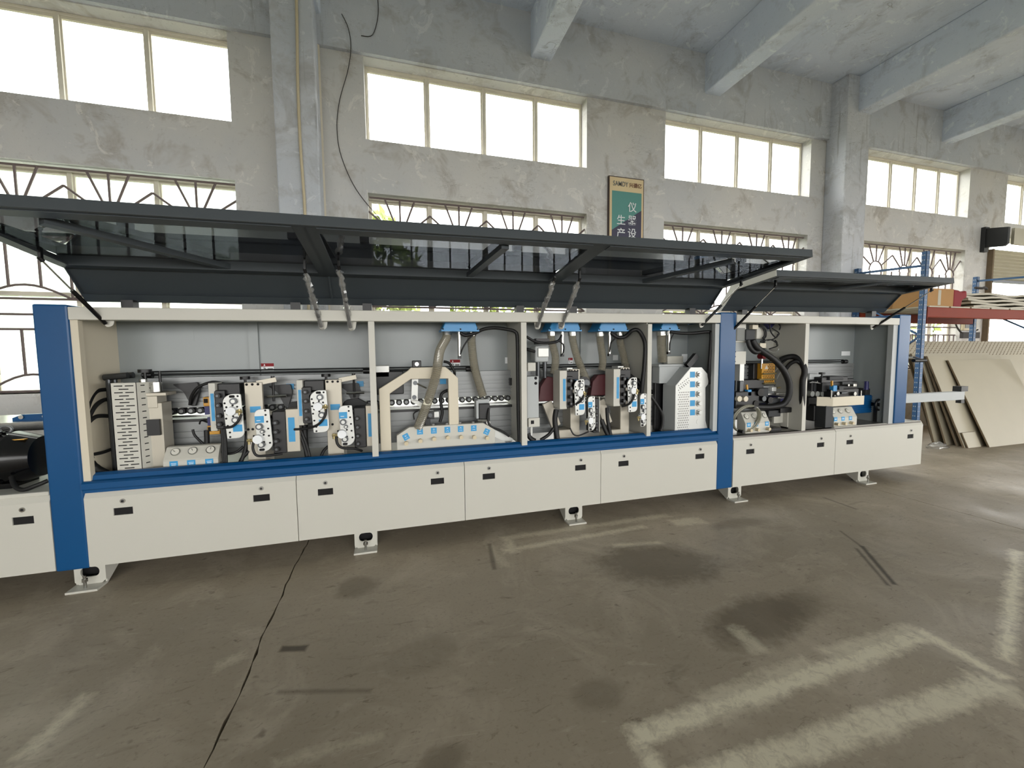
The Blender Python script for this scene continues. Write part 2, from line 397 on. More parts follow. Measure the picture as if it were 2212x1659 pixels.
# floor: slabs between two cast joints
fb = MB().box(XL, XR, YF, WY+0.25, -0.3, -0.03).build('floor', 'dark_slot'); struct(fb)
def slab(x0, x1, y0, y1):
    def edge(x, s):
        pts = []; n = 240
        for k in range(n+1):
            y = y0+(y1-y0)*k/n; wv = 0.007*math.sin(y*3.1+x)+0.004*math.sin(y*9.7+x)+0.002*math.sin(y*27)
            pts.append((x+wv+s*(0.0015+random.random()**2*0.007), y))
        return pts
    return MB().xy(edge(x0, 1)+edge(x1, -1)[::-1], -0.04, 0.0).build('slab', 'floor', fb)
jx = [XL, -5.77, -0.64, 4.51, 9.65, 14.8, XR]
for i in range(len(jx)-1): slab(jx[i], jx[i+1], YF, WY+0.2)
MB().box(-60, 80, WY+0.25, 60, -0.45, -0.32).box(-60, 80, -60, YF, -0.45, -0.32).box(XR+0.25, 80, YF, WY+0.25, -0.45, -0.32).build('ground_outside', 'ground')
struct(bpy.data.objects['ground_outside'])

# windows: (x0, x1, pane count)
BAYS = [(-4.32, -1.49, (-3.61, -2.916, -2.223)), (-0.21, 2.455, (0.471, 1.148, 1.816)), (3.62, 6.22, (4.328, 4.975, 5.609)), (7.44, 9.98, (8.212, 8.825, 9.432)), (11.05, 13.7, (11.88, 12.5, 13.1))]
LZ0, LZ1, UZ0, UZ1 = 1.03, 3.155, 3.725, 4.585
DOOR = (10.66, 14.2, 3.45)
WT = 0.24
wb = MB()
xs = [XL]+[v for b in BAYS for v in b[:2]]+[XR]
def solid(x0, x1, z0, z1):
    wb.box(x0, x1, WY, WY+WT, z0, z1)
solid(XL, DOOR[0], 0, LZ0); solid(DOOR[1], XR, 0, LZ0)
for i in range(0, len(xs), 2):
    x0, x1 = xs[i], xs[i+1]
    if i == 8: x1 = DOOR[0]
    if i == 10: x0 = DOOR[1]
    solid(x0, x1, LZ0, LZ1)
    solid(xs[i], xs[i+1], UZ0, UZ1)
solid(XL, DOOR[0], LZ1, UZ0); solid(DOOR[1], XR, LZ1, UZ0); solid(DOOR[0], DOOR[1], DOOR[2], UZ0)
solid(XL, XR, UZ1, CEIL+0.2)
struct(wb.build('wall_back', 'wall_plaster'))
struct(MB().box(XL, XR, WY-0.05, WY, UZ1+0.01, CEIL).build('trim_1', 'column_plaster'))
# other walls of the hall: big openings behind the camera
struct(MB().box(XL-0.25, XL, YF, WY+WT, 0, CEIL+0.2).build('wall_left', 'wall_plaster'))
RG = (-11.6, -4.0, 4.3)        # gate in the right-hand wall
struct(MB().box(XR, XR+0.25, YF, RG[0], 0, CEIL+0.2).box(XR, XR+0.25, RG[1], WY+WT, 0, CEIL+0.2).box(XR, XR+0.25, RG[0], RG[1], RG[2], CEIL+0.2).build('wall_right', 'wall_plaster'))
portal('daylight_portal', (XR+0.3, (RG[0]+RG[1])/2, RG[2]/2), RG[2], RG[1]-RG[0], (0, math.pi/2, 0))
fw = MB()
FO = [(-8, -2.2), (-1.4, 5.0), (5.8, 12.2), (13.0, 22.5)]
FZ0, FZ1 = 0.7, 3.5
fw.box(XL, XR, YF-0.25, YF, 0, FZ0).box(XL, XR, YF-0.25, YF, FZ1, CEIL+0.2)
prev = XL
for a, b in FO:
    fw.box(prev, a, YF-0.25, YF, FZ0, FZ1); prev = b
fw.box(prev, XR, YF-0.25, YF, FZ0, FZ1)
struct(fw.build('wall_front', 'wall_plaster'))
struct(MB().box(XL-0.25, XR+0.25, YF-0.25, WY+WT, CEIL, CEIL+0.2).build('ceiling', 'ceiling_plaster'))
# columns and ceiling beams
for (x0, x1, d) in ((-1.04, -0.655, 0.28), (6.52, 6.98, 0.30), (14.3, 14.7, 0.3)):
    struct(MB().box(x0, x1, WY-d, WY, 0, CEIL).build('column', 'column_plaster', bevel=0.012))
for i, bx in enumerate((-3.35, -0.74, 1.82, 4.33, 6.86, 9.2, 11.9, 14.5, 17.1)):
    struct(MB().box(bx-0.13, bx+0.13, YF, WY, 4.89, CEIL).build('ceiling_beam', 'ceiling_plaster', bevel=0.015))
for a, b in FO: portal('daylight_portal', ((a+b)/2, YF-0.05, (FZ0+FZ1)/2), b-a, FZ1-FZ0, (math.pi/2, 0, 0))

# windows
def grille_bars(g, xe, z0, z1, y):
    r = 0.0115; x0, x1 = xe[0]+0.01, xe[-1]-0.01
    def rod(a, b): g.cyl((a[0], y, a[1]), (b[0], y, b[1]), r, n=5)
    zt = z1-0.03; zs = zt-0.42; zm = 1.916; zr = 1.653
    for i in range(len(xe)-1):
        w = xe[i+1]-xe[i]; c = (xe[i]+xe[i+1])/2; R = w*0.20
        arc = [(c+R*math.cos(math.pi*k/8), zs+R*math.sin(math.pi*k/8)) for k in range(9)]
        g.tube([(p[0], y, p[1]) for p in arc], r, 5)
        for a, tx in ((35, -0.5), (68, -0.24), (90, 0.0), (112, 0.24), (145, 0.5)):
            t = math.radians(180-a); s = (c+R*math.cos(t), zs+R*math.sin(t))
            if abs(tx) > 0.4: e = (c+w*tx, zs+0.27)
            else: e = (c+w*tx, zt)
            rod(s, e)
        # scallop under the sunburst
        sc = [(c-w/2+w*k/10, zm+0.13*math.sin(math.pi*k/10)) for k in range(11)]
        g.tube([(p[0], y, p[1]) for p in sc], r, 5)
        for q in (-0.5, -0.17, 0.17): rod((c+w*q, zs), (c+w*q, zm+0.13*math.sin(math.pi*(q+0.5))))
        for q in (-0.36, -0.08, 0.2, 0.42): rod((c+w*q, zr-0.02), (c+w*q, z0+0.18))
        sc = [(c-w/2+w*k/10, z0+0.02+0.16*math.sin(math.pi*k/10)) for k in range(11)]
        g.tube([(p[0], y, p[1]) for p in sc], r, 5)
        rod((c-w/2, zr), (c-w/2, z0))
    for z in (zm, zm-0.145, zr-0.02, z0+0.02, zt): rod((x0, z), (x1, z))
wn = 0
for bi, (x0, x1, mul) in enumerate(BAYS):
    n = 4; xe = [x0]+list(mul)+[x1]
    for (z0, z1, low) in ((UZ0, UZ1, 0), (LZ0, LZ1, 1)):
        if bi == 4 and low: continue
        wn += 1
        y = WY+0.15; t = 0.026
        fr = MB().box(x0, x1, y, y+0.05, z0, z0+t).box(x0, x1, y, y+0.05, z1-t, z1).box(x0, x0+t, y, y+0.05, z0+t, z1-t).box(x1-t, x1, y, y+0.05, z0+t, z1-t)
        fo = struct(fr.build('window_%d' % wn, 'window_frame', bevel=0.004))
        for xm in mul:
            MB().box(xm-0.019, xm+0.019, y-0.01, y+0.055, z0+t, z1-t).build('mullion', 'window_frame', fo, bevel=0.004)
        for i in range(n):
            a = xe[i]+0.019; b = xe[i+1]-0.019
            sash = MB()
            sash.box(a, b, y+0.01, y+0.04, z1-t-0.024, z1-t).box(a, a+0.014, y+0.01, y+0.04, z0+t, z1-t-0.024).box(b-0.014, b, y+0.01, y+0.04, z0+t, z1-t-0.024)
            if low: sash.box(a, b, y+0.01, y+0.04, z0+t+0.9, z0+t+0.94)
            sash.build('sash', 'window_frame', fo)
            MB().box(a+0.01, b-0.01, y+0.022, y+0.027, z0+t, z1-t-0.02).build('pane', 'milky_glass' if (low and bi == 0) else 'glass', fo)
        if low:
            g = MB(); grille_bars(g, xe, z0, z1, WY+0.06); g.build('grille', 'grille', fo)
            MB().box(x0-0.03, x1+0.03, WY-0.03, WY+0.2, z0-0.03, z0).build('window_sill', 'wall_plaster', fo)
        portal('daylight_portal', ((x0+x1)/2, WY+WT+0.03, (z0+z1)/2), x1-x0, z1-z0, (-math.pi/2, 0, 0))
portal('daylight_portal', ((DOOR[0]+DOOR[1])/2, WY+WT+0.03, DOOR[2]/2), DOOR[1]-DOOR[0], DOOR[2], (-math.pi/2, 0, 0))

# roller shutter, half raised
sh = struct(MB().box(DOOR[0]-0.05, DOOR[1]+0.05, WY-0.33, WY-0.29, 3.22, 3.50).build('door_1', 'shutter'))
for k in range(9):
    z = 3.20-k*0.062
    MB().yz([(WY-0.05, z), (WY-0.075, z-0.03), (WY-0.05, z-0.06), (WY-0.035, z-0.06), (WY-0.06, z-0.03), (WY-0.035, z)], DOOR[0]-0.02, DOOR[1]).build('slat', 'shutter', sh)
MB().box(DOOR[0]-0.03, DOOR[1], WY-0.09, WY-0.03, 2.60, 2.645).build('bottom_rail', 'dark_steel', sh)
MB().box(DOOR[0]-0.05, DOOR[0]-0.01, WY-0.08, WY, 0, 3.2).build('guide_rail', 'board_edge', sh)
a = DOOR[0]-0.26
hb = MB().yz([(WY-0.34, 3.5), (WY-0.02, 3.56), (WY-0.02, 3.22), (WY-0.30, 3.18), (WY-0.34, 3.22)], a, a+0.06).box(a-0.02, a+0.10, WY-0.06, WY, 3.14, 3.58).build('shutter_housing', 'dark_box', sh)

# ------------------------------------------------------------------ things on the wall
def pipe_thing(name, pts, r, m, label, cat, n=8):
    return tag(MB().tube(pts, r, n).build(name, m, smooth=1.0), label, cat)
pc = WY-0.30
o = pipe_thing('conduit_pipe', curve([at(642, 2, Y=pc)+Vector((0,0,0.6)), at(641, 30, Y=pc), at(643, 170, Y=pc), at(648, 300, Y=pc), at(655, 400, Y=pc), at(659, 470, Y=pc), at(661, 560, Y=pc)-Vector((0,0,1.2))], 6), 0.014, 'conduit', 'cream plastic pipe running down the front of the column between the left windows', 'pipe')
o = pipe_thing('cable_duct', [at(683, 10, Y=WY-0.03)+Vector((0,0,0.7)), at(684, 60, Y=WY-0.03), at(701, 470, Y=WY-0.03), at(701, 470, Y=WY-0.03)-Vector((0,0,2.6))], 0.02, 'white_pipe', 'white cable duct beside the column left of the four-pane upper window', 'duct', 4)
t = thing('downpipe', 'pale downpipe pair on the right side of the far column', 'pipe', (7.02, WY-0.05, 0))
for dx, r in ((0.04, 0.022), (0.12, 0.035)):
    MB().cyl((6.99+dx, WY-0.10, 0), (6.99+dx, WY-0.10, 4.75), r, n=10).build('pipe', 'white_pipe', t, smooth=1.0)
MB().box(6.995, 7.18, WY-0.14, WY-0.055, 4.73, 4.79).build('elbow', 'white_pipe', t)
yy = WY-0.012
pipe_thing('loose_wire', curve([at(738, 30, Y=yy-.05), at(752, 60, Y=yy-.05), at(758, 100, Y=yy-.05), at(752, 150, Y=yy-.03), at(733, 220, Y=yy), at(728, 280, Y=yy), at(738, 340, Y=yy), at(770, 410, Y=yy), at(822, 474, Y=yy), at(850, 500, Y=yy)], 6), 0.004, 'wire', 'thin black wire hanging in a curve left of the four-pane upper window', 'wire', 5)
pipe_thing('loose_wire', curve([at(815, 0, Y=WY-0.06)+Vector((0,0,0.1)), at(817, 30, Y=WY-0.06), at(805, 75, Y=WY-0.06), at(780, 77, Y=WY-0.06)], 5), 0.004, 'wire', 'short black wire end hooking left under the ceiling', 'wire', 5)
pipe_thing('loose_cable', curve([at(1833, 600, Y=yy), at(1836, 540, Y=yy), at(1845, 517, Y=yy), at(1851, 540, Y=yy), at(1860, 590, Y=yy)], 6), 0.012, 'wire', 'dark cable loop bent over beside the far column', 'cable', 6)
mb = thing('meter_box', 'small cream electricity meter box on the wall beside the shutter door', 'meter box', at(2095, 712, Y=WY-0.05))
a = at(2083, 695, Y=WY-0.05); b = at(2110, 714, Y=WY-0.05)
MB().box(a.x, b.x, WY-0.05, WY, b.z, a.z).build('case', 'conduit', mb, bevel=0.01)
MB().box(a.x+0.03, b.x-0.03, WY-0.056, WY-0.05, b.z+0.04, a.z-0.04).build('window', 'sign_grey', mb)
MB().box(a.x, b.x+0.1, WY-0.05, WY, b.z-0.14, b.z-0.03).build('switch', 'wire', mb)
pipe_thing('power_cable', curve([at(2062, 690, Y=yy), at(2068, 708, Y=yy), at(2082, 722, Y=yy), at(2100, 718, Y=yy), at(2112, 712, Y=yy)], 5), 0.014, 'wire', 'dark cable sagging below the meter box', 'cable', 6)

# wall sign
A = at(1315, 379, Y=WY-0.03); B = at(1391, 389, Y=WY-0.03)
sx0, sx1, sz1, sz0 = A.x, B.x, A.z, A.z-1.35
sg = thing('wall_sign', 'framed cream, teal and navy sign with white characters between two windows', 'sign', ((sx0+sx1)/2, WY-0.02, sz0))
MB().box(sx0, sx1, WY-0.035, WY, sz0, sz1).build('frame', 'sign_frame', sg)
MB().box(sx0+0.012, sx1-0.012, WY-0.038, WY-0.03, sz0+0.012, sz1-0.012).build('board', 'sign_cream', sg)
hx0, hx1, hz1, hz0 = sx0+0.045, sx1-0.04, sz1-0.185, sz0+0.06
MB().box(hx0, hx1, WY-0.040, WY-0.036, hz0, hz1).build('teal_panel', 'sign_teal', sg)
MB().xz([(hx0, hz0), (hx1, hz0), (hx1, hz1-0.22), (hx0, hz1-0.50)], WY-0.042, WY-0.039).build('navy_panel', 'sign_navy', sg)
def text(s, x, z, size, m, parent, y, name='lettering', sxs=1.0, bold=0.0):
    c = bpy.data.curves.new(name, 'FONT'); c.body = s; c.size = size; c.align_x = 'CENTER'; c.align_y = 'CENTER'; c.extrude = 0.001; c.offset = bold
    to = bpy.data.objects.new(name, c); COL.objects.link(to); to.rotation_euler = (math.pi/2, 0, 0); to.location = (x, y, z); to.scale = (sxs, 1, 1)
    bpy.context.view_layer.update()
    me = bpy.data.meshes.new_from_object(to.evaluated_get(bpy.context.evaluated_depsgraph_get()))
    me.transform(to.matrix_world); bpy.data.objects.remove(to)
    q = MB(); q.v = [v.co.copy() for v in me.vertices]; q.f = [tuple(p.vertices) for p in me.polygons]
    bpy.data.meshes.remove(me)
    return q.build(name, m, parent) if q.v else None
text('SAMDY', sx0+0.168, sz1-0.095, 0.086, 'sign_grey', sg, WY-0.042, sxs=0.80, bold=0.0008)
text('兴德亿', sx1-0.135, sz1-0.098, 0.064, 'sign_brown', sg, WY-0.042, bold=0.0005)
rx = sx0+(sx1-sx0)*0.655; lx = sx0+(sx1-sx0)*0.34
for k, ch in enumerate('仪器设备'): text(ch, rx, sz1-0.385-k*0.168, 0.135, 'label_white', sg, WY-0.045, bold=0.0009)
for k, ch in enumerate('生产车'): text(ch, lx, sz1-0.56-k*0.168, 0.135, 'label_white', sg, WY-0.045, bold=0.0009)

# ================================================================== THE MACHINE
mach = thing('edge_banding_machine', 'long white and blue edge banding machine with raised dark hoods', 'machine', (1.0, 0.45, 0.0))
BED = 0.60
BY = 0.40                      # cabinet back
# ---- base
MB().box(-4.2, 5.40, 0.035, 0.88, 0.15, BED-0.02).build('base', 'grey_paint', mach)
MB().box(-4.2, -1.90, 0.012, 0.88, 0.575, BED).build('bed_plate', 'white_paint', mach, bevel=0.006)
MB().box(-1.73, 2.735, 0.06, 0.88, 0.57, 0.585).build('bed_plate', 'worktop', mach)
MB().box(2.91, 5.40, 0.012, 0.88, 0.57, BED).build('bed_plate', 'worktop', mach, bevel=0.004)
# ---- front panels with slots and latches
def front_panel(x0, x1, slots, zt=0.583, first=[None]):
    z0 = 0.137; zb = zt-0.04; d = 0.022
    xb = [x0]; holes = []
    for s in slots:
        holes.append((s-0.047, s+0.047)); xb += [s-0.047, s+0.047]
    xb.append(x1); zbk = [z0, 0.428, 0.472, zb]
    b = MB()
    for i in range(len(xb)-1):
        for j in range(3):
            if j == 1 and i % 2 == 1 and slots: continue
            b.box(xb[i], xb[i+1], 0, d, zbk[j], zbk[j+1])
    b2 = bmesh.new(); vs = {}
    # weld by rounding so the face is one continuous sheet with holes
    def V(x, y, z):
        k = (round(x, 5), round(y, 5), round(z, 5))
        if k not in vs: vs[k] = b2.verts.new(k)
        return vs[k]
    for y in (0.0, d):
        for i in range(len(xb)-1):
            for j in range(3):
                if j == 1 and i % 2 == 1 and slots: continue
                b2.faces.new([V(xb[i], y, zbk[j]), V(xb[i+1], y, zbk[j]), V(xb[i+1], y, zbk[j+1]), V(xb[i], y, zbk[j+1])])
    m = MB(); b2.verts.index_update()
    m.v = [v.co.copy() for v in b2.verts]; m.f = [tuple(v.index for v in f.verts) for f in b2.faces]; b2.free()
    def q(a, b_, c, e): m.quad(a, b_, c, e)
    q((x0,0,z0),(x1,0,z0),(x1,d,z0),(x0,d,z0)); q((x0,0,z0),(x0,0,zb),(x0,d,zb),(x0,d,z0)); q((x1,0,z0),(x1,0,zb),(x1,d,zb),(x1,d,z0))
    for a, c in holes:
        q((a,0,zbk[1]),(c,0,zbk[1]),(c,d,zbk[1]),(a,d,zbk[1])); q((a,0,zbk[2]),(c,0,zbk[2]),(c,d,zbk[2]),(a,d,zbk[2]))
        q((a,0,zbk[1]),(a,0,zbk[2]),(a,d,zbk[2]),(a,d,zbk[1])); q((c,0,zbk[1]),(c,0,zbk[2]),(c,d,zbk[2]),(c,d,zbk[1]))
    # bevelled top lip
    m.yz([(0, zb), (0.022, zt), (0.05, zt), (0.05, zt-0.012), (0.03, zt-0.012), (0.022, zb)], x0, x1)
    p = m.build('front_panel', 'white_paint', mach)
    for s in slots:
        MB().box(s-0.047, s+0.047, 0.007, 0.03, 0.428, 0.472).build('handle_slot', 'dark_slot', p)
        l = MB().cyl((s+0.002, -0.005, 0.512), (s+0.002, 0.004, 0.512), 0.0135, n=16).build('latch', 'steel', p, smooth=0.6, label='round chrome cam latch')
    return p
P = []
g = 0.002
front_panel(-4.2, -3.06-g, [-3.9, -3.25])
front_panel(-3.06+g, -1.89-g, [-2.88, -2.0135])
front_panel(-1.737, -0.63-g, [-1.556, -0.833])
front_panel(-0.63+g, 0.479-g, [-0.456, 0.283])
front_panel(0.479+g, 1.588-g, [0.661, 1.408])
front_panel(1.588+g, 2.733, [1.795, 2.550])
front_panel(2.912, 4.154-g, [3.103, 3.960], 0.60)
front_panel(4.154+g, 5.415, [4.349, 5.229], 0.605)
for o in [c for c in mach.children if c.name.startswith('front_panel')]:
    for ch in o.children:
        if ch.name.startswith('latch'):
            c = ORG[ch.name]; MB().cyl((c.x, -0.007, 0.512), (c.x, -0.0045, 0.512), 0.0075, n=6).build('key_hole', 'black_plastic', o)
MB().yz([(0.03, 0.14), (0.88, 0.14), (0.88, 0.6), (0.03, 0.6)], 5.40, 5.415).build('end_panel', 'white_paint', mach)
# ---- feet
def foot(x0, x1, first=[None]):
    if first[0] is not None:
        return dup(first[0], ORG[first[0].name]+Vector((x0-first[1], 0, 0)), mach)
    m = MB()
    hole = disc((x0+x1)/2, 0.088, 1, 20); cx = (x0+x1)/2
    # slotted front plate: outer rim minus stadium
    st = []
    for k in range(20):
        a = 2*math.pi*k/20; st.append((cx+0.022*(1 if math.cos(a) >= 0 else -1)*min(1, abs(math.cos(a))*3)+0.024*math.cos(a), 0.085+0.030*math.sin(a)))
    outer = []
    for k in range(20):
        a = 2*math.pi*k/20; c, s_ = math.cos(a), math.sin(a); t = 1/max(abs(c), abs(s_))
        outer.append((cx+(x1-x0)/2*c*t, 0.078+0.066*s_*t))
    n = 20
    for y in (0.05, 0.06):
        b = len(m.v); m.v += [Vector((p[0], y, p[1])) for p in outer]+[Vector((p[0], y, p[1])) for p in st]
        m.f += [(b+k, b+(k+1) % n, b+n+(k+1) % n, b+n+k) for k in range(n)]
    m.f += [(n+k, n+(k+1) % n, 3*n+(k+1) % n, 3*n+k) for k in range(n)]+[(k, (k+1) % n, 2*n+(k+1) % n, 2*n+k) for k in range(n)]
    m.box(x0, x1, -0.03, 0.06, 0.0, 0.012)
    m.yz([(0.06, 0.0), (0.30, 0.14), (0.06, 0.142)], x0, x0+0.010).yz([(0.06, 0.0), (0.30, 0.14), (0.06, 0.142)], x1-0.010, x1)
    f = m.build('foot', 'white_paint', mach)
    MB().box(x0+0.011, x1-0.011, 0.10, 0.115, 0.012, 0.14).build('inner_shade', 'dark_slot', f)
    MB().cyl((cx, 0.005, 0.012), (cx, 0.005, 0.085), 0.008, n=10).cyl((cx, 0.005, 0.05), (cx, 0.005, 0.066), 0.015, n=6).build('levelling_bolt', 'steel', f, smooth=0.6)
    first[0] = f; first.append(x0); return f
for x in (-1.842, -0.292, 1.298, 2.914, 4.563): foot(x, x+0.150)
# ---- posts
MB().box(-1.892, -1.737, 0.0, 0.44, 0.128, 1.655).build('post', 'blue_paint', mach, bevel=0.01)
MB().box(2.735, 2.907, 0.0, 0.44, 0.133, 1.70).build('post', 'blue_paint', mach, bevel=0.01)
MB().box(4.965, 5.135, 0.0, 0.44, 0.60, 1.722).build('post', 'blue_paint', mach, bevel=0.01)
MB().box(-1.737, -1.702, 0.012, 0.05, 0.64, 1.60).build('door_frame', 'cream_paint', mach)
MB().box(2.69, 2.735, 0.012, 0.05, 0.66, 1.60).build('door_frame', 'grey_paint', mach)
MB().box(4.90, 4.965, 0.012, 0.06, 0.60, 1.64).build('door_frame', 'grey_paint', mach)
MB().box(-1.737, -1.728, 0.05, BY, 0.60, 1.62).build('side_wall', 'cream_paint', mach)
MB().box(2.727, 2.735, 0.05, BY, 0.60, 1.62).build('side_wall', 'back_paint', mach)
MB().box(2.907, 2.915, 0.05, BY, 0.60, 1.62).build('side_wall', 'back_paint', mach)
MB().box(4.94, 4.955, 0.06, BY, 0.60, 1.65).build('side_wall', 'back_paint', mach)
# ---- top beams
SHEAR[:] = [0.45, 0.0085]
MB().box(-1.737, 2.735, 0.0, 0.09, 1.588, 1.660).build('top_beam', 'white_paint', mach, bevel=0.004)
SHEAR[:] = [0.0, 0.0]
MB().box(2.907, 4.965, 0.0, 0.09, 1.615, 1.684).build('top_beam', 'white_paint', mach, bevel=0.004)
MB().box(-1.73, 2.73, 0.09, BY, 1.628, 1.640).build('top_plate', 'back_paint', mach)
MB().box(2.91, 4.95, 0.09, BY, 1.655, 1.665).build('top_plate', 'back_paint', mach)
# ---- blue sill
MB().yz([(-0.006, 0.592), (-0.012, 0.60), (-0.012, 0.632), (0.0, 0.640), (0.022, 0.645), (0.03, 0.668), (0.055, 0.680), (0.075, 0.680), (0.075, 0.59)], -1.737, 2.735).build('sill', 'blue_paint', mach)
MB().yz([(0.0, 0.575), (0.0, 0.592), (0.05, 0.592), (0.05, 0.575)], -1.737, 2.735).build('sill_lower_strip', 'blue_paint', mach)  # set-back strip below the sill, same blue paint as the sill
# ---- back panels and partitions
def backs(xs_, z1, m='back_paint'):
    for i in range(len(xs_)-1):
        MB().box(xs_[i]+0.001, xs_[i+1]-0.001, BY, BY+0.012, 1.22, z1).build('back_panel', m, mach)
backs([-1.737, -0.94, -0.131, 0.945, 1.60, 2.727], 1.628)
backs([2.915, 3.748, 4.94], 1.655)
MB().box(-1.737, -1.55, BY, BY+0.012, 0.585, 1.22).build('back_panel', 'back_paint', mach)
MB().box(4.80, 4.94, BY, BY+0.012, 0.60, 1.22).build('back_panel', 'back_paint', mach)
for x, z1 in ((-0.94, 1.628), (1.62, 1.628)):
    MB().box(x-0.03, x+0.03, BY-0.02, BY, 1.22, z1).build('back_rib', 'back_paint', mach)
PART = [(-0.152, -0.112, 1.59), (0.925, 0.968, 1.59), (2.018, 2.056, 1.59), (3.722, 3.768, 1.62)]
for a, b, z1 in PART:
    p = MB().box(a, b, 0.012, 0.03, BED if a > 3 else 0.66, z1).box(a, a+0.006, 0.03, BY, 0.66 if a < 3 else BED, z1+0.03).build('partition', 'white_paint', mach)
# ---- pressure beam, rollers, track
def profile_beam(name, x0, x1, y0, y1, z0, z1, grooves, m):
    pts = [(y0, z0)]
    for gz in grooves: pts += [(y0, gz-0.005), (y0+0.012, gz-0.005), (y0+0.012, gz+0.005), (y0, gz+0.005)]
    pts += [(y0, z1), (y1, z1), (y1, z0)]
    return MB().yz(pts, x0, x1).build(name, m, mach)
PB = profile_beam('pressure_beam', -1.55, 4.80, 0.30, 0.385, 1.02, 1.222, [1.06, 1.085, 1.125, 1.15, 1.19], 'alu')
profile_beam('track_beam', -1.62, 4.85, 0.30, 0.385, 0.69, 0.93, [0.73, 0.77, 0.82, 0.86], 'alu')
MB().box(-1.62, 4.85, 0.27, 0.40, 0.925, 0.945).build('track_cover', 'black_plastic', mach)
MB().box(-3.6, 5.3, 0.41, 0.88, 0.90, 0.955).build('conveyor_table', 'steel', mach, label='polished steel conveyor table behind the slot')
r0 = None; x = -1.42
while x < 4.75:
    c = Vector((x, 0.325, 0.995))
    if r0 is None:
        r0 = MB().cyl((x, 0.31, 0.995), (x, 0.36, 0.995), 0.023, n=14).build('roller', 'rubber', mach, smooth=0.6)
        MB().cyl((x, 0.307, 0.995), (x, 0.311, 0.995), 0.012, n=10).build('hub', 'alu', r0, smooth=0.6)
        off = ORG[r0.name]-Vector((x, 0, 0))
    else: dup(r0, off+Vector((x, 0, 0)), mach)
    x += 0.054
# guide rods
for x0, x1 in ((-1.55, -0.16), (-0.11, 0.60), (1.05, 2.0), (2.95, 3.72), (3.78, 4.64)):
    rp = MB().cyl((x0, 0.27, 1.243), (x1, 0.27, 1.243), 0.0075, n=8).cyl((x0, 0.30, 1.262), (x1, 0.30, 1.262), 0.005, n=8).build('guide_rod', 'dark_steel', mach, smooth=0.6)
    for x in (x0+0.01, x1-0.05):
        MB().cyl((x, 0.27, 1.243), (x+0.05, 0.27, 1.243), 0.022, n=12).build('coupling', 'black_plastic', rp, smooth=0.6)
for px, py, yy_ in ((410, 845, .285), (612, 848, .285), (760, 845, .285)):
    c = at(px, py, Y=yy_)
    MB().xz(rpoly([(c.x-0.09, c.z+0.05), (c.x+0.05, c.z+0.06), (c.x+0.06, c.z), (c.x+0.03, c.z-0.10), (c.x+0.01, c.z-0.10), (c.x-0.03, c.z)], 0.015), 0.27, 0.30).build('pressure_shoe', 'black_plastic', mach)
for px, py in ((650, 877), (768, 872)):
    c = at(px, py, Y=.27)
    MB().xz([(c.x-0.10, c.z-0.04), (c.x-0.06, c.z+0.03), (c.x+0.02, c.z+0.04), (c.x+0.10, c.z-0.01), (c.x+0.20, c.z-0.02), (c.x+0.20, c.z-0.05)], 0.24, 0.29).build('pressure_foot', 'rubber', mach)
for px, py in ((627, 835), (778, 829), (957, 824)):
    c = at(px, py, Y=.298); MB().box(c.x-0.024, c.x+0.024, 0.2965, 0.2995, c.z-0.02, c.z+0.02).build('label', 'label_blue', mach)
# stickers on the back panels
def sticker(px0, py0, px1, py1, y):
    a = at(px0, py0, Y=y); b = at(px1, py1, Y=y); zm = a.z-(a.z-b.z)*0.42
    s = MB().box(a.x, b.x, y, y+0.0015, b.z, zm).build('warning_sticker', 'label_white', mach)
    MB().box(a.x, b.x, y, y+0.0015, zm, a.z).build('red_band', 'red', s)
    w_ = b.x-a.x
    MB().xz([(a.x+w_*.12, zm-0.008), (a.x+w_*.3, zm-0.006), (a.x+w_*.42, b.z+0.012), (a.x+w_*.25, b.z+0.006), (a.x+w_*.3, zm-0.02)], y-0.001, y).box(a.x+w_*.5, a.x+w_*.92, y-0.001, y, b.z+0.008, zm-0.012).build('symbol', 'sign_grey', s)
    MB().xz([(a.x+w_*.2, zm+0.006), (a.x+w_*.34, zm+0.006), (a.x+w_*.27, a.z-0.004)], y-0.001, y).build('symbol', 'label_white', s)
sticker(563.5, 785, 592, 801, BY-0.002); sticker(972, 777, 994, 792, BY-0.002); sticker(1228, 773, 1237, 786, BY-0.002)
for px0, py0, px1, py1 in ((278, 708, 420, 740), (1091, 772, 1103, 785), (1324, 767, 1335, 778), (1473, 765, 1490, 782), (1818, 759, 1836, 768), (1664, 762, 1676, 770)):
    a = at(px0, py0, Y=BY-0.001); b = at(px1, py1, Y=BY-0.001)
    MB().box(a.x, b.x, BY-0.0015, BY+0.001, b.z, a.z).build('white_label', 'back_paint' if px0 < 300 else 'label_white', mach)

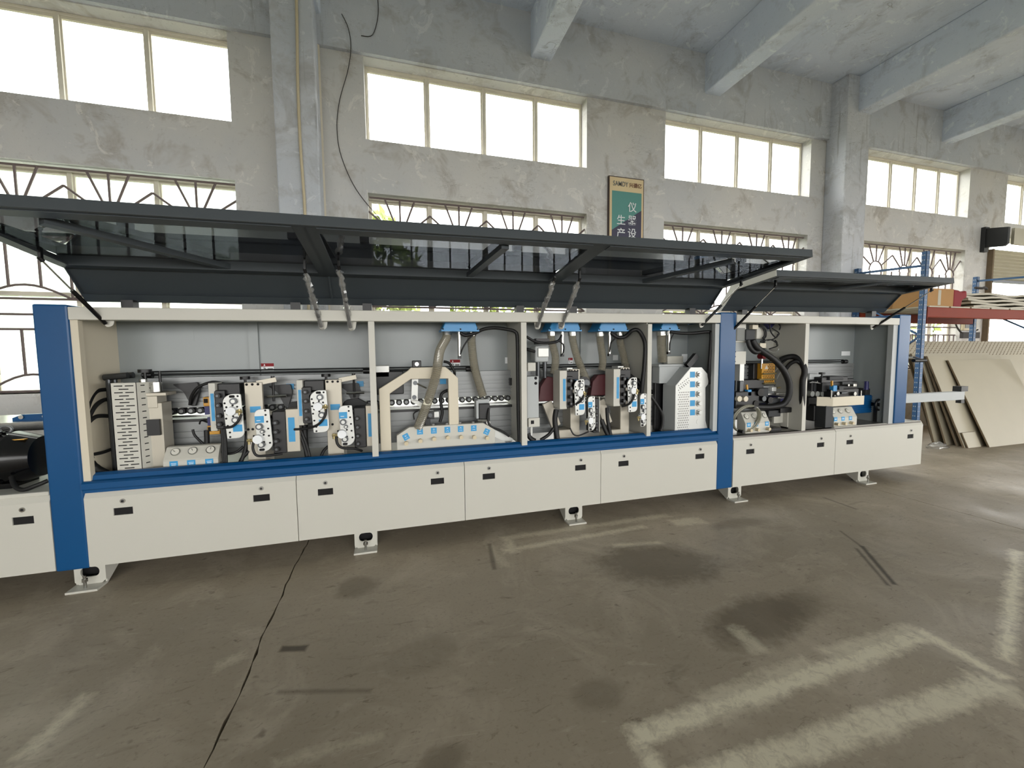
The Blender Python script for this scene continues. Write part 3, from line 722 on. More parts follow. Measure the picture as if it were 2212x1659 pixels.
# ---- hoods
HB, HC = (0.15, 1.702), (0.0, 1.868)
def hood(x0, x1, HF, brace, z_add=0.0, cheek=None, blade=0.05):
    B = Vector((HB[0], HB[1]+z_add)); C = Vector((HC[0], HC[1]+z_add)); F_ = Vector(HF)
    d = (F_-C).normalized(); n = Vector((-d.y, d.x)) if d.x > 0 else Vector((d.y, -d.x))
    if n.y < 0: n = -n
    def rail(s0, s1, xa, xb, h0, h1):
        p = C+d*s0; q = C+d*s1
        return [(p.x+n.x*h0, p.y+n.y*h0), (q.x+n.x*h0, q.y+n.y*h0), (q.x+n.x*h1, q.y+n.y*h1), (p.x+n.x*h1, p.y+n.y*h1)]
    Ln = (F_-C).length
    e = (C-B).normalized(); en = Vector((e.y, -e.x)); en = en if en.x > 0 else -en
    # apron: folded sheet from hinge to roof
    B2 = B+e*0.055
    h = MB().yz([(B.x, B.y), (B2.x-0.0, B2.y), (B2.x+0.02, B2.y+0.005), (C.x+0.02, C.y), (C.x, C.y+0.02), (C.x+0.03, C.y+0.05), (B2.x+0.05, B2.y+0.02), (B.x+0.03, B.y+0.005)], x0, x1).build('hood', 'hood_paint', mach)
    hz = 0.05
    for nm, s0, s1, xa, xb in (('front_rim', Ln-0.022, Ln, x0, x1), ('back_rail', 0.0, 0.06, x0, x1)):
        MB().yz(rail(s0, s1, xa, xb, 0, hz+(0.014 if s0 == 0 else 0)), xa, xb).build(nm, 'hood_paint', h, bevel=0.002)
    MB().yz(rail(Ln-0.085, Ln-0.022, x0, x1, -0.004, 0.008), x0+0.05, x1-0.05).build('front_rail', 'hood_paint', h)
    for xa in (x0, x1-0.05):
        MB().yz(rail(0.06, Ln-0.022, xa, xa+0.05, 0.0, 0.010), xa, xa+0.05).build('side_rail', 'hood_paint', h)
    for xa, m in ((x0, cheek or 'hood_paint'), (x1-0.006, 'hood_paint')):
        p = C+n*hz; q = F_+n*hz
        MB().yz([(B.x, B.y), (C.x, C.y), (F_.x, F_.y), (q.x, q.y), (p.x+0.03, p.y), (B.x+0.04, B.y+0.005)], xa-(0.003 if xa == x0 else -0.003), xa+(0.003 if xa == x0 else 0.009)).build('cheek', m, h)
    pa = C+d*0.045+n*0.055; pb_ = C+d*(Ln-0.024)+n*0.012
    MB().yz([(pa.x, pa.y), (pb_.x, pb_.y), (pb_.x, pb_.y+0.006), (pa.x, pa.y+0.006)], x0+0.01, x1-0.01).build('tinted_pane', 'tinted_acrylic', h, label='dark tinted acrylic window')
    if brace:
        (xa, sa), (xb, sb) = brace
        a = C+d*(sa*Ln)-n*0.002; b = C+d*(sb*Ln)+n*0.022
        MB().bar((xa, a.x, a.y), (xb, b.x, b.y), 0.045, 0.03, up=(0, n.x, n.y)).build('brace', 'hood_paint', h)
    for xa in (x0+0.22, x1-0.22):
        MB().box(xa-0.03, xa+0.03, 0.10, 0.16, 1.655+z_add*1.0, 1.71+z_add).build('hinge', 'black_plastic', h)
    return h
HF = (-0.78, 1.958)
SHEAR[:] = [-0.38, 0.0105]
hood(-1.732, -0.384, HF, ((-1.40, 0.85), (-0.93, 0.06)))
hood(-0.378, 1.168, HF, ((0.62, 0.86), (0.53, 0.06)))
hood(1.174, 2.745, HF, ((2.22, 0.82), (1.93, 0.06)))
SHEAR[:] = [2.875, 0.013]
hood(2.875, 4.97, (-0.40, 1.94), ((4.1, 0.8), (3.9, 0.08)), 0.025, cheek='white_paint')

SHEAR[:] = [0.0, 0.0]
# ---- gas struts
def strut(lo, yl, hi, yh, wrap=0.0, body=0.55, mat_='black_gloss'):
    a = at(*lo, Y=yl); b = at(*hi, Y=yh); m = a.lerp(b, body)
    s = MB().cyl(a, m, 0.011, n=10).build('gas_strut', mat_, mach, smooth=0.6)
    MB().cyl(m, b, 0.0045, n=8).build('rod', 'steel', s, smooth=0.6)
    d = (b-a).normalized()
    MB().cyl(b-d*0.012, b+d*0.012, 0.010, n=8).bar(b, b+Vector((0, -0.0, 0.06)), 0.018, 0.012).build('upper_bracket', 'black_plastic', s, smooth=0.6)
    pl = rpoly([(a.x-0.028, a.z+0.09), (a.x+0.045, a.z+0.09), (a.x+0.03, a.z-0.012), (a.x-0.008, a.z-0.022)], [0, 0, 0.02, 0.02])
    MB().xz(pl, a.y+0.012, a.y+0.018).build('bracket', 'white_paint', s)
    if wrap:
        k = 26; pts = []; rad = []
        for i in range(k+1):
            t = i/k; p = a.lerp(b, -0.04+t*0.99)
            pts.append(p+Vector((random.uniform(-1, 1), random.uniform(-1, 1), 0))*0.006*(0.3+t)); rad.append(0.017+random.uniform(-0.003, 0.007)*(0.3+t))
        MB().tube(pts, None, 7, radii=rad).build('plastic_sleeve', 'clear_plastic', s, label='crumpled clear plastic wrap')
    return s
strut((228, 699), 0.03, (88, 560), -0.24, 0, 0.55)
strut((694, 706), 0.03, (659, 585), -0.16, 1, 0.62)
strut((757, 708), 0.03, (732, 578), -0.16, 1, 0.62)
strut((1160, 706), 0.03, (1198, 603), -0.16, 1, 0.62)
strut((1212, 706), 0.03, (1252, 604), -0.16, 1, 0.62)
strut((1516, 703), 0.03, (1601, 615), -0.22, 0, 0.52, 'dark_steel')
strut((1577, 719), 0.03, (1675, 619), -0.22, 0, 0.58)
strut((1886, 708), 0.03, (2012, 628), -0.20, 0, 0.55)

# ---- left perforated cover
cov_y = 0.085
A_ = at(237, 828, Y=cov_y); B_ = at(292, 826, Y=cov_y); C_ = at(257, 1021, Y=cov_y)
cz0, cz1 = 0.60, A_.z; cx0, cx1 = (A_.x+C_.x)/2-0.005, (A_.x+C_.x)/2+(B_.x-A_.x)
sd = 0.10
cv = MB().box(cx0, cx1, cov_y, cov_y+0.004, cz0, cz1).prism([(cx1, cov_y, cz0), (cx1, cov_y, cz1), (cx1+0.05, cov_y+sd, cz1), (cx1+0.05, cov_y+sd, cz0)], (-0.004, 0.0, 0)).box(cx0, cx0+0.004, cov_y, cov_y+0.12, cz0, cz1).build('slotted_cover', 'white_paint', mach, label='white sheet metal cover punched with rows of slots')
sl = MB(); rows = 26; W_ = cx1-cx0
for k in range(rows):
    z = cz1-0.018-k*(cz1-0.685)/rows
    for c_ in ((0.30, 0.72) if k % 2 == 0 else (0.5,)):
        w2 = 0.021 if k % 2 == 0 else 0.024
        x = cx0+W_*c_; sl.box(x-w2, x+w2, cov_y-0.0008, cov_y, z-0.003, z+0.003)
    for f in (0.3, 0.75):
        if (k % 2 == 0) == (f < 0.5):
            p = Vector((cx1+0.05*f, cov_y+sd*f, z)); u_ = Vector((0.05, sd, 0)).normalized()*0.012; nn = Vector((sd, -0.05, 0)).normalized()*0.0008
            sl.add([p-u_+nn+Vector((0,0,-.003)), p+u_+nn+Vector((0,0,-.003)), p+u_+nn+Vector((0,0,.003)), p-u_+nn+Vector((0,0,.003))], [(0,1,2,3)])
sl.build('slots', 'dark_slot', cv, kind='stuff')
for (px, y_, r) in ((234, .2, .011), (247, .25, .008)):
    p = at(px, 820, Y=y_); MB().cyl((p.x, y_, 0.62), (p.x, y_, 1.235), 0.014, n=10).cyl((p.x-.02, y_, 1.235), (p.x+0.10, y_, 1.245), 0.02, n=10).build('shaft', 'dark_steel', mach, smooth=0.6)
def tknob(px, py, y, h, parent=mach, r=0.03, m='black_plastic'):
    p = at(px, py, Y=y)
    return MB().cyl((p.x, y, p.z-h), (p.x, y, p.z), 0.008, n=8).cyl((p.x, y, p.z-0.008), (p.x, y, p.z+0.012), r, n=14).build('clamp_knob', m, parent, smooth=0.6)
tknob(313, 802, 0.2, 0.11, r=0.035); tknob(345, 806, 0.2, 0.10, r=0.006)
p = at(333, 835, Y=0.2)
b_ = MB().box(p.x-0.06, p.x+0.06, 0.14, 0.26, 0.60, p.z-0.10).box(p.x-0.065, p.x+0.09, 0.13, 0.26, p.z-0.055, p.z-0.035).box(p.x-0.05, p.x+0.04, 0.135, 0.25, p.z-0.13, p.z-0.055).build('end_trim_stand', 'beige_metal', mach, bevel=0.003)
MB().box(p.x-0.07, p.x+0.05, 0.12, 0.25, p.z-0.30, p.z-0.20).build('slide', 'black_plastic', b_)
MB().cyl((p.x-0.03, 0.15, p.z-0.03), (p.x-0.03, 0.15, p.z+0.05), 0.02, n=12).cyl((p.x+0.03, 0.16, p.z-0.03), (p.x+0.03, 0.16, p.z+0.03), 0.03, n=12).build('cylinder', 'steel', b_, smooth=0.6)

# ---- cables
def cable(pts, r, y=None, name='cable', m='rubber', parent=mach, n=8, k=6):
    P_ = [at(q[0], q[1], Y=(q[2] if len(q) > 2 else y)) for q in pts]
    return MB().tube(curve(P_, k), r, n).build(name, m, parent, smooth=1.2)
cable([(182, 915, .05), (192, 872, .10), (208, 846, .17), (236, 841, .25)], 0.012)
cable([(185, 918, .06), (202, 882, .12), (222, 865, .18), (240, 862, .25)], 0.012)
cable([(184, 920, .06), (207, 900, .13), (240, 899, .22)], 0.012)
cable([(190, 983, .07), (220, 978, .14), (247, 968, .22)], 0.010)
cable([(192, 1000, .09), (206, 1014, .11), (240, 1030, .12)], 0.030)
cable([(192, 985, .09), (202, 1005, .12), (222, 1022, .12)], 0.022)
cable([c3(52,905)+(.26,), c3(75,800)+(.24,), c3(150,705)+(.22,), c3(300,650)+(.22,), c3(420,665)+(.22,), c3(470,685)+(.24,)], 0.009)
cable([c3(85,1180)+(.2,), c3(110,1250)+(.2,), c3(210,1350)+(.2,)], 0.008)
cable([c3(240,1190)+(.2,), c3(245,1350)+(.2,)], 0.016)
cable([c3(160,1120)+(.25,), c3(180,1080)+(.24,), c3(250,1100)+(.2,)], 0.005)
for dx in (-12, 8, 24): cable([c3(420+dx,1140)+(.12,), c3(430+dx,1300)+(.11,), c3(440+dx,1590)+(.10,)], 0.008)
cable([c3(430,1160)+(.05,), c3(520,1150)+(.045,), c3(590,1090)+(.04,), c3(630,1010)+(.045,)], 0.008)
cable([c3(765,1320)+(.06,), c3(760,1400)+(.05,), c3(800,1470)+(.05,), c3(900,1475)+(.06,), c3(1090,1450)+(.09,)], 0.008)
cable([c3(390,1400)+(.16,), c3(440,1450)+(.15,), c3(560,1440)+(.15,), c3(650,1370)+(.16,)], 0.008)
cable([c3(690,1200)+(.15,), c3(680,1380)+(.14,), c3(620,1560)+(.12,)], 0.012)
cable([c3(720,1420)+(.14,), c3(640,1500)+(.13,), c3(610,1570)+(.12,)], 0.012)
cable([c3(1580,950)+(.045,), c3(1560,1040)+(.04,), c3(1480,1130)+(.05,), c3(1350,1170)+(.08,), c3(1220,1180)+(.10,)], 0.008)
for dx in (0, 30): cable([c3(1270+dx,1200)+(.14,), c3(1330+dx,1350)+(.13,), c3(1370+dx,1510)+(.11,)], 0.011)
cable([c3(1340,1130)+(.15,), c3(1345,1300)+(.15,), c3(1370,1480)+(.12,)], 0.018)
cable([c3(1600,1370)+(.15,), c3(1550,1420)+(.13,), c3(1510,1510)+(.11,)], 0.010)
cable([c3(1690,1260)+(.055,), c3(1705,1340)+(.05,), c3(1760,1385)+(.05,), c3(1900,1395)+(.07,), c3(1980,1420)+(.1,)], 0.009)

# ---- solenoid blocks (amber) near the trimming units
for x, z in ((285, 865), (330, 1180)):
    p = at(*c3(x, z), Y=0.22)
    s_ = MB().box(p.x-0.035, p.x+0.035, 0.20, 0.25, p.z-0.030, p.z+0.030).build('valve_block', 'amber', mach, bevel=0.004)
    MB().box(p.x-0.03, p.x+0.05, 0.20, 0.26, p.z-0.085 if x < 300 else p.z+0.03, p.z-0.03 if x < 300 else p.z+0.085).build('coil', 'navy', s_)
    MB().box(p.x-0.03, p.x-0.008, 0.197, 0.2, p.z-0.008, p.z+0.02).box(p.x+0.008, p.x+0.03, 0.197, 0.2, p.z-0.008, p.z+0.02).build('notch', 'dark_slot', s_)

# ---- gauge panels
def gauge(x, y, z, r, parent, up=Vector((0, -1, 0)), needle=0.7):
    up = up.normalized(); p = Vector((x, y, z))
    gq = MB().cyl(p, p+up*0.008, r, r*0.97, 18).build('gauge', 'steel', parent, smooth=0.6)
    MB().cyl(p+up*0.008, p+up*0.0095, r*0.82, n=18).build('gauge_face', 'gauge_face', gq, smooth=0.6)
    s = up.cross(Vector((0, 0, 1))); s = s.normalized() if s.length > 0.01 else Vector((1, 0, 0)); t_ = s.cross(up)
    MB().bar(p+up*0.0105, p+up*0.0105+(s*math.cos(needle)+t_*math.sin(needle))*r*0.6, 0.002, 0.002).build('needle', 'black_plastic', gq)
    return gq
def gauge_panel(x0, x1, z0, z1, y, xs_, nm='gauge_panel', knobs=False):
    zs = z0+(z1-z0)*0.52
    body = MB().yz([(y, z0), (y, zs-0.012), (y+0.006, zs), (y+0.055, z1-0.004), (y+0.066, z1), (y+0.10, z1), (y+0.10, z0)], x0, x1)
    if z0 > BED+.01: body.box(x0+.004, x1-.004, y+.006, y+.10, BED-.015, z0)
    b = body.build(nm, 'white_paint', mach, bevel=0.004, label='white box with round pressure gauges')
    up = Vector((0, -(z1-zs), 0.055)).normalized()
    for i, x in enumerate(xs_):
        t_ = 0.55
        gauge(x, y+0.006+0.05*t_, zs+(z1-zs)*t_, 0.026, b, up, 0.6+i*0.5)
        lz = z0+(z1-z0)*(0.40 if knobs else 0.30)
        MB().box(x-0.022, x+0.022, y-0.0015, y+0.001, lz-0.018, lz+0.022).build('label', 'label_blue', b)
        MB().box(x-0.012, x+0.012, y-0.0022, y-0.0014, lz-0.004, lz).box(x-0.014, x+0.014, y-0.0022, y-0.0014, lz+0.006, lz+0.009).build('lettering', 'label_white', b)
        if knobs:
            kz = z0+(z1-z0)*0.16
            MB().cyl((x, y, kz), (x, y-0.035, kz), 0.016, 0.015, 12).build('regulator_knob', 'conduit', b, smooth=0.6)
    return b
a = at(354, 1012, Y=0.10); b = at(473, 960, Y=0.12)
gz1 = at(410, 962, Y=0.16).z
gauge_panel(a.x, b.x, at(414, 1016, Y=0.09).z, gz1, 0.09, [at(q, 985, Y=0.1).x for q in (376, 414, 453)])
p = at(1612, 925, Y=0.09); q = at(1661, 925, Y=0.09); zt = at(1625, 889, Y=0.14).z
gauge_panel(p.x-0.02, q.x, BED, zt, 0.08, [at(v, 905, Y=.09).x for v in (1616, 1632, 1655)], knobs=True)
p = at(1797, 920, Y=0.08); q = at(1846, 920, Y=0.08); zt = at(1830, 878, Y=0.12).z
gauge_panel(p.x, q.x, BED, zt, 0.06, [at(v, 905, Y=.06).x for v in (1805, 1821, 1837)], knobs=True)

# ---- trimming units
def unit_upper(px, py, y, wide=0.0):
    o = at(px, py, Y=y); X, Z = o.x, o.z
    def bx(m, x0, x1, y0, y1, z0, z1): return m.box(X+x0, X+x1, y+y0, y+y1, Z+z0, Z+z1)
    u = bx(bx(MB(), -.108-wide*.2, -.045, .0, .13, -.118, .131), -.094, .03, .03, .13, .10, .172).build('trimming_unit', 'black_plastic', mach, bevel=0.005)
    bx(bx(MB(), -.134-wide, -.097-wide*.2, .0, .14, -.128, .178), -.134-wide, -.085, .05, .14, -.132, -.118).build('cover', 'white_paint', u, bevel=0.003)
    bx(MB(), -.124-wide*.5, -.106-wide*.3, -.0015, .0, -.064, .112).build('label', 'label_blue', u)
    MB().cyl((X+.0, y+.02, Z-.05), (X+.0, y+.10, Z-.05), .045, n=16).cyl((X-.02, y+.0, Z+.06), (X-.02, y+.10, Z+.06), .04, n=16).build('motor', 'black_gloss', u, smooth=0.6)
    for z in (.098, .037, -.03, -.084):
        MB().cyl((X-.078, y-.028, Z+z), (X-.078, y+.0, Z+z), .016, n=10).build('connector', 'black_gloss', u, smooth=0.6)
        MB().cyl((X-.078, y-.031, Z+z), (X-.078, y-.027, Z+z), .008, n=8).build('connector_tip', 'dark_steel', u, smooth=0.6)
    pl = rpoly([(X-.05, Z+.075), (X-.012, Z+.108), (X+.052, Z+.108), (X+.064, Z-.178), (X-.036, Z-.178)], [.04, .03, .012, .05, .008])
    MB().xz(pl, y-.032, y-.020).build('plate', 'plate_grey', u, bevel=0.002)
    s = MB()
    for a_, b_ in ((-.038, .05), (-.038, .002), (-.034, -.048), (-.028, -.095), (-.018, -.138), (-.018, -.167), (.036, .093), (-.03, .025), (.03, .025), (-.026, -.02), (.005, .035), (.005, -.035)):
        s.xz(disc(X+a_, Z+b_, .0065, 8), y-.0335, y-.0318)
    s.xz(rpoly([(X-.012, Z+.1), (X+.02, Z+.1), (X+.02, Z+.084), (X-.012, Z+.084)], .008), y-.0335, y-.0318)
    s.build('bolt_holes', 'dark_slot', u)
    for a_, b_ in ((.014, .062), (.020, -.058)):
        MB().cyl((X+a_, y-.05, Z+b_), (X+a_, y-.03, Z+b_), .021, n=14).build('bearing', 'dark_steel', u, smooth=0.6)
        MB().cyl((X+a_, y-.053, Z+b_), (X+a_, y-.049, Z+b_), .012, n=12).build('bearing_cap', 'plate_grey', u, smooth=0.6)
    MB().cyl((X, y-.058, Z), (X, y-.02, Z), .027, .030, 16).build('adjuster', 'label_white', u, smooth=0.6, label='white round adjusting knob')
    MB().cyl((X+.028, y-.045, Z-.004), (X+.062, y-.045, Z-.006), .010, n=8).cyl((X+.045, y-.045, Z+.012), (X+.045, y-.045, Z-.03), .008, n=8).build('air_fitting', 'brass', u, smooth=0.6)
    bx(MB(), .0, .052, -.0335, -.0318, -.135, -.09).build('label', 'label_blue', u)
    return u
def unit_lower(px, py, y, column=True):
    o = at(px, py, Y=y); X, Z = o.x, o.z
    def bx(m, x0, x1, y0, y1, z0, z1): return m.box(X+x0, X+x1, y+y0, y+y1, Z+z0, Z+z1)
    u = bx(MB(), .074, .152, .0, .13, -.111, .170).build('trimming_unit', 'black_plastic', mach, bevel=0.005)
    bx(MB(), .152, .232 if column else .166, .01, .15, -.108, .180).build('cover', 'beige_metal' if column else 'white_paint', u, bevel=0.003)
    if column: bx(MB(), .166, .205, .0085, .0105, -.04, .124).build('label', 'label_blue', u)
    for z in (.098, .037, -.024, -.078):
        MB().cyl((X+.098, y-.028, Z+z), (X+.098, y+.0, Z+z), .017, n=10).build('connector', 'black_gloss', u, smooth=0.6)
        MB().cyl((X+.098, y-.031, Z+z), (X+.098, y-.027, Z+z), .009, n=8).build('connector_tip', 'dark_steel', u, smooth=0.6)
    pl = rpoly([(X-.020, Z+.192), (X+.068, Z+.192), (X+.080, Z-.05), (X+.05, Z-.084), (X-.006, Z-.084)], [.045, .008, .03, .03, .008])
    MB().xz(pl, y-.032, y-.020).build('plate', 'plate_grey', u, bevel=0.002)
    s = MB()
    for a_, b_ in ((.046, .183), (.047, .154), (.054, .11), (.058, .064), (.06, .017), (.064, -.03), (.03, .025), (-.026, .02), (-.028, -.018), (.03, -.022)):
        s.xz(disc(X+a_, Z+b_, .0065, 8), y-.0335, y-.0318)
    s.xz(rpoly([(X+.0, Z-.064), (X+.032, Z-.064), (X+.032, Z-.08), (X+.0, Z-.08)], .008), y-.0335, y-.0318)
    s.build('bolt_holes', 'dark_slot', u)
    for a_, b_, r in ((.010, .081, .021), (.026, .048, .013), (.017, -.037, .021)):
        MB().cyl((X+a_, y-.05, Z+b_), (X+a_, y-.03, Z+b_), r, n=14).build('bearing', 'dark_steel', u, smooth=0.6)
        MB().cyl((X+a_, y-.053, Z+b_), (X+a_, y-.049, Z+b_), r*.58, n=12).build('bearing_cap', 'plate_grey', u, smooth=0.6)
    MB().cyl((X, y-.060, Z), (X, y-.02, Z), .028, .031, 16).build('adjuster', 'label_white', u, smooth=0.6, label='white round adjusting knob')
    MB().cyl((X-.062, y-.045, Z-.004), (X-.028, y-.045, Z-.006), .010, n=8).cyl((X-.052, y-.045, Z+.006), (X-.052, y-.045, Z-.03), .008, n=8).build('air_fitting', 'brass', u, smooth=0.6)
    bx(MB(), -.016, .036, -.0335, -.0318, .104, .148).build('label', 'label_blue', u)
    bx(MB(), -.006, .016, -.0345, -.0333, .117, .121).build('lettering', 'label_white', u)
    return u
def squeeze(u, xc, k):         # the narrower fine-trimming variant
    u.scale.x = k; u.location.x += (xc-ORG[u.name].x)*(1-k)
def column_plate(x0, x1, ztop, zbot, y, labz, holes_y):
    a_ = at(*x0, Y=y); b_ = at(*x1, Y=y)
    c = MB().box(a_.x, b_.x, y, y+.03, zbot, ztop).box(a_.x+.01, b_.x-.005, y+.03, y+.22, zbot, ztop-.2).build('column_plate', 'beige_metal', mach, bevel=0.003)
    w_ = b_.x-a_.x
    s = MB()
    for f in (.14, .46, .78): s.xz(disc(a_.x+w_*f, ztop-.014, .0085, 8), y-.001, y+.001)
    for f, z in holes_y: s.xz(disc(a_.x+w_*f, z, .0085, 8), y-.001, y+.001)
    s.build('bolt_holes', 'dark_slot', c)
    MB().box(a_.x+w_*.26, a_.x+w_*.86, y-.0015, y+.001, labz-.02, labz+.02).build('label', 'label_blue', c)
    return c
for (ul, lower, cl, cr_, tops, labs) in (((545,965), (840,1275), (660,700), (860,700), 652, 957), ((1500,915), (1765,1218), (1566,650), (1748,650), 622, 930)):
    unit_upper(*c3(*ul), 0.10)
    unit_lower(*c3(*lower), 0.09)
    zt = at(*c3(cl[0]+90, tops), Y=0.13).z
    cp = column_plate(c3(*cl), c3(*cr_), zt, 0.60, 0.13, at(*c3(cl[0]+90, labs), Y=0.13).z, [(.1, zt-.31), (.35, zt-.31), (.12, zt-.53), (.9, zt-.53)])
    tknob(*c3(cl[0]+10, tops-45), 0.2, 0.09)
    p = at(*c3(cl[0]+260, tops-20), Y=0.16)
    MB().bar((p.x-.06, 0.15, p.z-.015), (p.x+.05, 0.17, p.z+.005), 0.02, 0.03).build('bracket', 'beige_metal', mach); tknob(*c3(cl[0]+320, tops-50), 0.2, 0.16, r=0.012)
    MB().cyl((p.x-.02, 0.2, p.z-.11), (p.x+.10, 0.2, p.z-.11), .010, n=8).build('pin', 'steel', mach, smooth=0.6)
for (ul, lower, box_) in (((640,895), (750,1190), (565,665,640)), ((1210,870), (1310,1150), (1112,1207,622))):
    squeeze(unit_upper(*c5(*ul), 0.055, 0.045), at(*c5(*ul), Y=.055).x, .85)
    squeeze(unit_lower(*c5(*lower), 0.05, False), at(*c5(*lower), Y=.05).x, .70)
    zt = at(*c5(box_[0]+45, box_[2]), Y=0.12).z
    column_plate(c5(box_[0], 700), c5(box_[1], 700), zt, 0.60, 0.12, at(*c5(box_[0]+45, 735), Y=0.12).z, [])
    MB().box(at(*c5(box_[0]-60, 700), Y=.2).x, at(*c5(box_[0], 700), Y=.2).x, .16, .26, zt-.05, zt+.01).build('slide', 'plate_grey', mach)

# ---- dust hoods (blue caps) and clear hoses
def cap(x0, y0, x1, y1, yd):
    a_ = at(x0, y0, Y=yd); b_ = at(x1, y1, Y=yd); w_ = b_.x-a_.x
    zt, zb = 1.62, b_.z
    c = MB().xz([(a_.x, zb), (b_.x, zb), (b_.x-.006, zb+.02), (b_.x-.035, zt), (a_.x+.035, zt), (a_.x+.006, zb+.02)], yd, yd+.17).build('dust_cap', 'light_blue', mach, bevel=0.006)
    MB().box(a_.x-.004, b_.x+.004, yd-.004, yd+.175, zb-.004, zb+.010).build('rim', 'light_blue', c)
    for f in (.03, .5, .97): MB().cyl((a_.x+w_*f, yd-.006, zb+.012), (a_.x+w_*f, yd, zb+.012), .006, n=8).build('screw', 'dark_slot', c)
    return c
cap(*c4(850,165), *c4(1238,268), .12)
cap(*c5(330,140), *c5(680,225), .12)
cap(*c5(868,140), *c5(1192,225), .12)
cap(*c5(1540,140), *c5(1745,215), .16)
def hose(pts, r, rib=0.004, pitch=0.013, name='dust_hose'):
    P_ = [at(q[0], q[1], Y=q[2]) for q in pts]; C_ = curve(P_, 24)
    # resample at half pitch
    out = [C_[0]]; acc = 0
    for i in range(1, len(C_)):
        seg = C_[i]-C_[i-1]; L_ = seg.length
        if L_ < 1e-6: continue
        s = pitch/2-acc
        while s <= L_:
            out.append(C_[i-1]+seg*(s/L_)); s += pitch/2
        acc = L_-(s-pitch/2)
    h = MB().tube(out, None, 18, radii=[r+(rib if k % 2 else 0) for k in range(len(out))]).build(name, 'hose_clear', mach, smooth=0.9, label='clear ribbed plastic dust hose')
    a_, b_ = out[0], out[min(5, len(out)-1)]
    MB().tube([a_, b_], r+.006, 18).build('hose_clamp', 'steel', h, smooth=0.6)
    return h
hose([c4(900,275)+(.19,), c4(900,340)+(.18,), c4(830,480)+(.13,), c4(795,700)+(.05,), c4(740,900)+(.045,), c4(660,1130)+(.06,), c4(600,1290)+(.09,)], .031)
hose([c4(1165,275)+(.22,), c4(1165,400)+(.22,), c4(1195,650)+(.22,), c4(1250,850)+(.21,), c4(1285,960)+(.2,)], .031)
hose([c5(355,235)+(.2,), c5(360,330)+(.2,), c5(400,500)+(.2,), c5(395,620)+(.2,), c5(375,700)+(.2,)], .030)
hose([c5(582,235)+(.21,), c5(590,330)+(.21,), c5(640,520)+(.2,), c5(720,720)+(.18,), c5(740,800)+(.18,)], .030)
hose([c5(880,240)+(.2,), c5(890,350)+(.2,), c5(915,540)+(.2,), c5(900,660)+(.2,)], .030)
hose([c5(1098,240)+(.24,), c5(1105,350)+(.24,), c5(1140,500)+(.24,), c5(1170,640)+(.24,)], .030)
hose([c5(1550,235)+(.24,), c5(1555,400)+(.24,), c5(1565,570)+(.24,)], .040)
# air cylinders hanging from the caps
for q0, q1, y_ in ((c4(1032,270), c4(1032,560), .17), (c5(475,235), c5(462,505), .17), (c5(990,235), c5(985,500), .17), (c5(1634,225), c5(1632,478), .19)):
    a_ = at(*q0, Y=y_); b_ = at(*q1, Y=y_)
    c = MB().cyl((a_.x, y_, a_.z), (a_.x, y_, b_.z+.02), .013, n=12).build('air_cylinder', 'steel', mach, smooth=0.6)
    MB().box(a_.x-.012, a_.x+.012, y_-.012, y_+.012, b_.z, b_.z+.022).build('clevis', 'black_plastic', c)
cable([c4(1045,285)+(.16,), c4(1100,315)+(.16,), c4(1200,290)+(.15,), c4(1290,250)+(.13,), c4(1400,235)+(.11,), c4(1530,250)+(.08,), c4(1620,275)+(.06,), c4(1645,350)+(.055,), c4(1650,700)+(.055,), c4(1655,1100)+(.055,), c4(1665,1430)+(.06,)], 0.013, k=8)
cable([c4(1190,300)+(.15,), c4(1120,370)+(.15,), c4(1070,450)+(.15,), c4(1045,515)+(.16,)], 0.006)
cable([c5(90,290)+(.12,), c5(180,340)+(.14,), c5(300,358)+(.15,), c5(430,335)+(.16,), c5(475,260)+(.17,)], 0.011)
cable([c5(90,425)+(.12,), c5(180,450)+(.2,)], 0.013)
cable([c5(440,335)+(.15,), c5(490,380)+(.15,), c5(490,450)+(.15,), c5(465,490)+(.16,)], 0.006)
cable([c5(1000,245)+(.16,), c5(1080,295)+(.15,), c5(1160,285)+(.14,), c5(1230,225)+(.10,), c5(1290,215)+(.08,), c5(1340,270)+(.06,), c5(1375,380)+(.035,), c5(1365,600)+(.035,), c5(1345,800)+(.04,), c5(1335,900)+(.05,)], 0.016, k=8)
cable([c5(1060,300)+(.15,), c5(1005,360)+(.15,), c5(990,455)+(.16,)], 0.006)
cable([c5(1210,700)+(.12,), c5(1290,770)+(.08,), c5(1400,890)+(.07,), c5(1490,1010)+(.07,), c5(1560,1130)+(.08,), c5(1565,1240)+(.08,), c5(1545,1310)+(.08,)], 0.012)
cable([c5(1650,235)+(.16,), c5(1760,250)+(.14,), c5(1900,250)+(.12,), c5(2060,235)+(.08,), c5(2090,260)+(.06,), c5(2085,400)+(.06,), c5(2070,620)+(.06,), c5(2075,800)+(.08,)], 0.014)
cable([c5(1690,250)+(.15,), c5(1650,330)+(.16,), c5(1640,440)+(.17,)], 0.006)
cable([c5(555,1040)+(.06,), c5(640,1010)+(.02,), c5(690,970)+(.0,), c5(710,920)+(.0,)], 0.009)
cable([c5(440,1060)+(.1,), c5(470,1040)+(.08,), c5(560,1040)+(.06,)], 0.011)
cable([c5(1120,1045)+(.06,), c5(1200,1020)+(.02,), c5(1245,960)+(.0,), c5(1260,910)+(.0,)], 0.009)
cable([c5(410,1080)+(.1,), c5(395,1200)+(.1,), c5(420,1390)+(.09,)], 0.022)
cable([c5(240,1410)+(.1,), c5(330,1350)+(.1,), c5(390,1270)+(.1,)], 0.014)
cable([c5(960,1060)+(.12,), c5(970,1200)+(.12,), c5(1000,1350)+(.09,)], 0.015)
